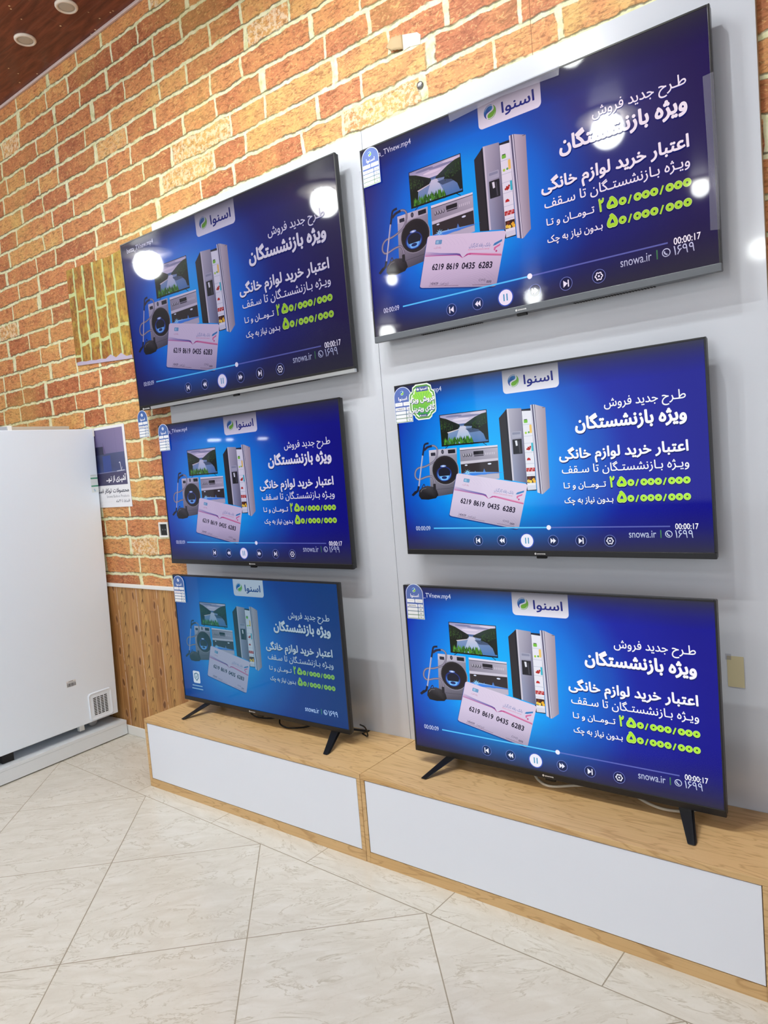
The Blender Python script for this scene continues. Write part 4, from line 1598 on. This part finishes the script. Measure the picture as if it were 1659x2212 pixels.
# yellow brick-print sheet taped sideways on the wall
bm = bmesh.new()
pts = [(-1.540, 2.688), (-1.42, 2.684), (-1.113, 2.668), (-0.985, 2.680), (-0.990, 2.40), (-1.000, 2.124), (-1.20, 2.136), (-1.40, 2.158), (-1.536, 2.164)]
fr = [bm.verts.new((a_, -.0040, b_)) for a_, b_ in pts]
bk = [bm.verts.new((a_, -.0004, b_)) for a_, b_ in pts]
bm.faces.new(fr)
bm.faces.new(bk[::-1])
for i in range(len(fr)):
    j = (i + 1) % len(fr)
    bm.faces.new((fr[i], bk[i], bk[j], fr[j]))
bmesh.ops.recalc_face_normals(bm, faces=bm.faces[:])
sheet = obj('brick_print_sheet', bm, M_patch, label='yellowish brick-print sheet taped sideways over the wallpaper', cat='sheet')

bm = bmesh.new()
top = [(-1.530 + .049 * i, 2.168 - .0036 * i + (.004 if i % 2 else 0.0) + (.016 if i in (7, 9) else 0)) for i in range(12)]
bot = [(-1.528 + .049 * i, 2.150 - .0034 * i) for i in range(12)]
loop = top + bot[::-1]
fr = [bm.verts.new((a_, -.0052, b_)) for a_, b_ in loop]
bk = [bm.verts.new((a_, -.0042, b_)) for a_, b_ in loop]
bm.faces.new(fr)
bm.faces.new(bk[::-1])
for i in range(len(fr)):
    j = (i + 1) % len(fr)
    bm.faces.new((fr[i], bk[i], bk[j], fr[j]))
bmesh.ops.recalc_face_normals(bm, faces=bm.faces[:])
obj('torn_lower_edge', bm, mat('paper_lavender', (186, 176, 200), .5), sheet, label='pale lavender torn paper edge')

# torn wallpaper flap with bare patch
eT = empty('torn_wallpaper', (.79, 0, 2.95), label='curled torn flap of wallpaper above the right boards', cat='paper flap')
bm = bmesh.new()
poly = [(.068, .052), (.137, .034), (.152, .02), (.148, -.012), (.10, -.002), (.074, -.006)]
f_ = [bm.verts.new((a_, -.0016, b_)) for a_, b_ in poly]
g_ = [bm.verts.new((a_, -.0003, b_)) for a_, b_ in poly]
bm.faces.new(f_)
bm.faces.new(g_[::-1])
for i in range(len(f_)):
    bm.faces.new((f_[i], g_[i], g_[(i + 1) % len(f_)], f_[(i + 1) % len(f_)]))
bmesh.ops.recalc_face_normals(bm, faces=bm.faces[:])
obj('bare_patch', bm, mat('torn_back', (226, 214, 200), .7), eT, label='bare pale wall patch')
bm = bmesh.new()
rows = []
for i in range(11):
    tt = i / 10
    hgt = (.052 - .010 * tt) if i < 7 else (.042 * (1 - (i - 6) / 4.4))
    mid = .024 + .010 * tt
    bulge = -.0015 - .010 * math.sin(tt * PI)
    rows.append([bm.verts.new((.074 - .076 * tt, bulge, mid + hgt * (k / 4 - .5) + (.003 if i % 2 and k in (0, 4) else 0))) for k in range(5)])
for a_, b_ in zip(rows, rows[1:]):
    for k in range(4):
        bm.faces.new((a_[k], a_[k + 1], b_[k + 1], b_[k]))
fl = obj('curled_flap', bm, mat('flap_tan', (196, 170, 128), .6), eT, smooth=True)
md = fl.modifiers.new('thickness', 'SOLIDIFY')
md.thickness = .0008

bm = bmesh.new()
lathe(bm, [(.0025, 0.0), (.0135, -.001), (.0135, -.004), (.009, -.0075), (.002, -.0085)], 24, 'Y', (0, 0, 0))
sc = obj('wall_screw', bm, M_steel, smooth=True, label='grey screw head in the brick wallpaper above the top right television', cat='screw')
sc.location = (.924, -.0005, 2.801)

eS = empty('wall_socket', (-.872, 0, 1.197), label='white wall socket on brick beside the middle left television', cat='socket')
bm = bmesh.new()
for q in ((-.040, .040, .030, .040), (-.040, .040, -.040, -.030), (-.040, -.030, -.030, .030), (.030, .040, -.030, .030)):
    box(bm, q[0], q[1], -.010, -.0005, q[2], q[3], .0015)
obj('frame', bm, M_white, eS)
boxo('socket_recess', (-.030, .030, -.004, -.0005, -.030, .030), M_dark, eS)
bm = bmesh.new()
for s in (-1, 1):
    lathe(bm, [(.002, -.0041), (.004, -.0041), (.004, -.006), (.002, -.006)], 12, 'Y', (s * .010, 0, 0))
obj('contact', bm, M_steel, eS)

eN = empty('paper_note', (1.861, -.0187, .80), label='yellowed paper note on the white board behind the right standing television', cat='note')
boxo('note_sheet', (0, .046, -.0008, 0.0, -.094, 0.0), M_paper, eN)
boxo('tape', (-.004, .012, -.0012, -.0009, -.012, .006), M_film, eN)


# ------------------------------------------------------------------ cables on the cabinets
def cable(name, pts, r, m, label):
    bm = bmesh.new()
    tube(bm, pts, r)
    return obj(name, bm, m, smooth=True, label=label, cat='cable')


zt = HC
cable('black_cable', [(-.215, -.150, .388), (-.212, -.118, zt + .030), (-.195, -.112, zt + .006), (-.13, -.128, zt + .0045), (-.05, -.100, zt + .005), (-.02, -.075, zt + .03)], .0035, M_black, 'black cable looping under the left half of the lower left television')
cable('black_cable', [(.010, -.140, .388), (.012, -.130, zt + .026), (.035, -.150, zt + .006), (.10, -.162, zt + .0045), (.165, -.120, zt + .005), (.20, -.085, zt + .02)], .0035, M_black, 'black cable looping under the middle of the lower left television')
cable('black_cable', [(.478, -.125, .40), (.492, -.110, .385), (.490, -.095, zt + .02), (.478, -.085, zt + .0045), (.44, -.07, zt + .0045)], .003, M_black, 'black cable end behind the right corner of the lower left television')
cable('white_cable', [(1.225, -.130, .385), (1.243, -.116, zt + .02), (1.275, -.140, zt + .006), (1.325, -.160, zt + .0055), (1.385, -.125, zt + .0055), (1.44, -.085, zt + .006), (1.47, -.06, zt + .03)], .0045, M_cablew, 'cream cable looping under the middle of the lower right television')
cable('white_cable', [(1.55, -.06, zt + .02), (1.60, -.105, zt + .0055), (1.66, -.138, zt + .0055), (1.71, -.142, zt + .0055), (1.76, -.12, zt + .0055), (1.80, -.06, zt + .0055)], .0045, M_cablew, 'cream cable running behind the right foot of the lower right television')
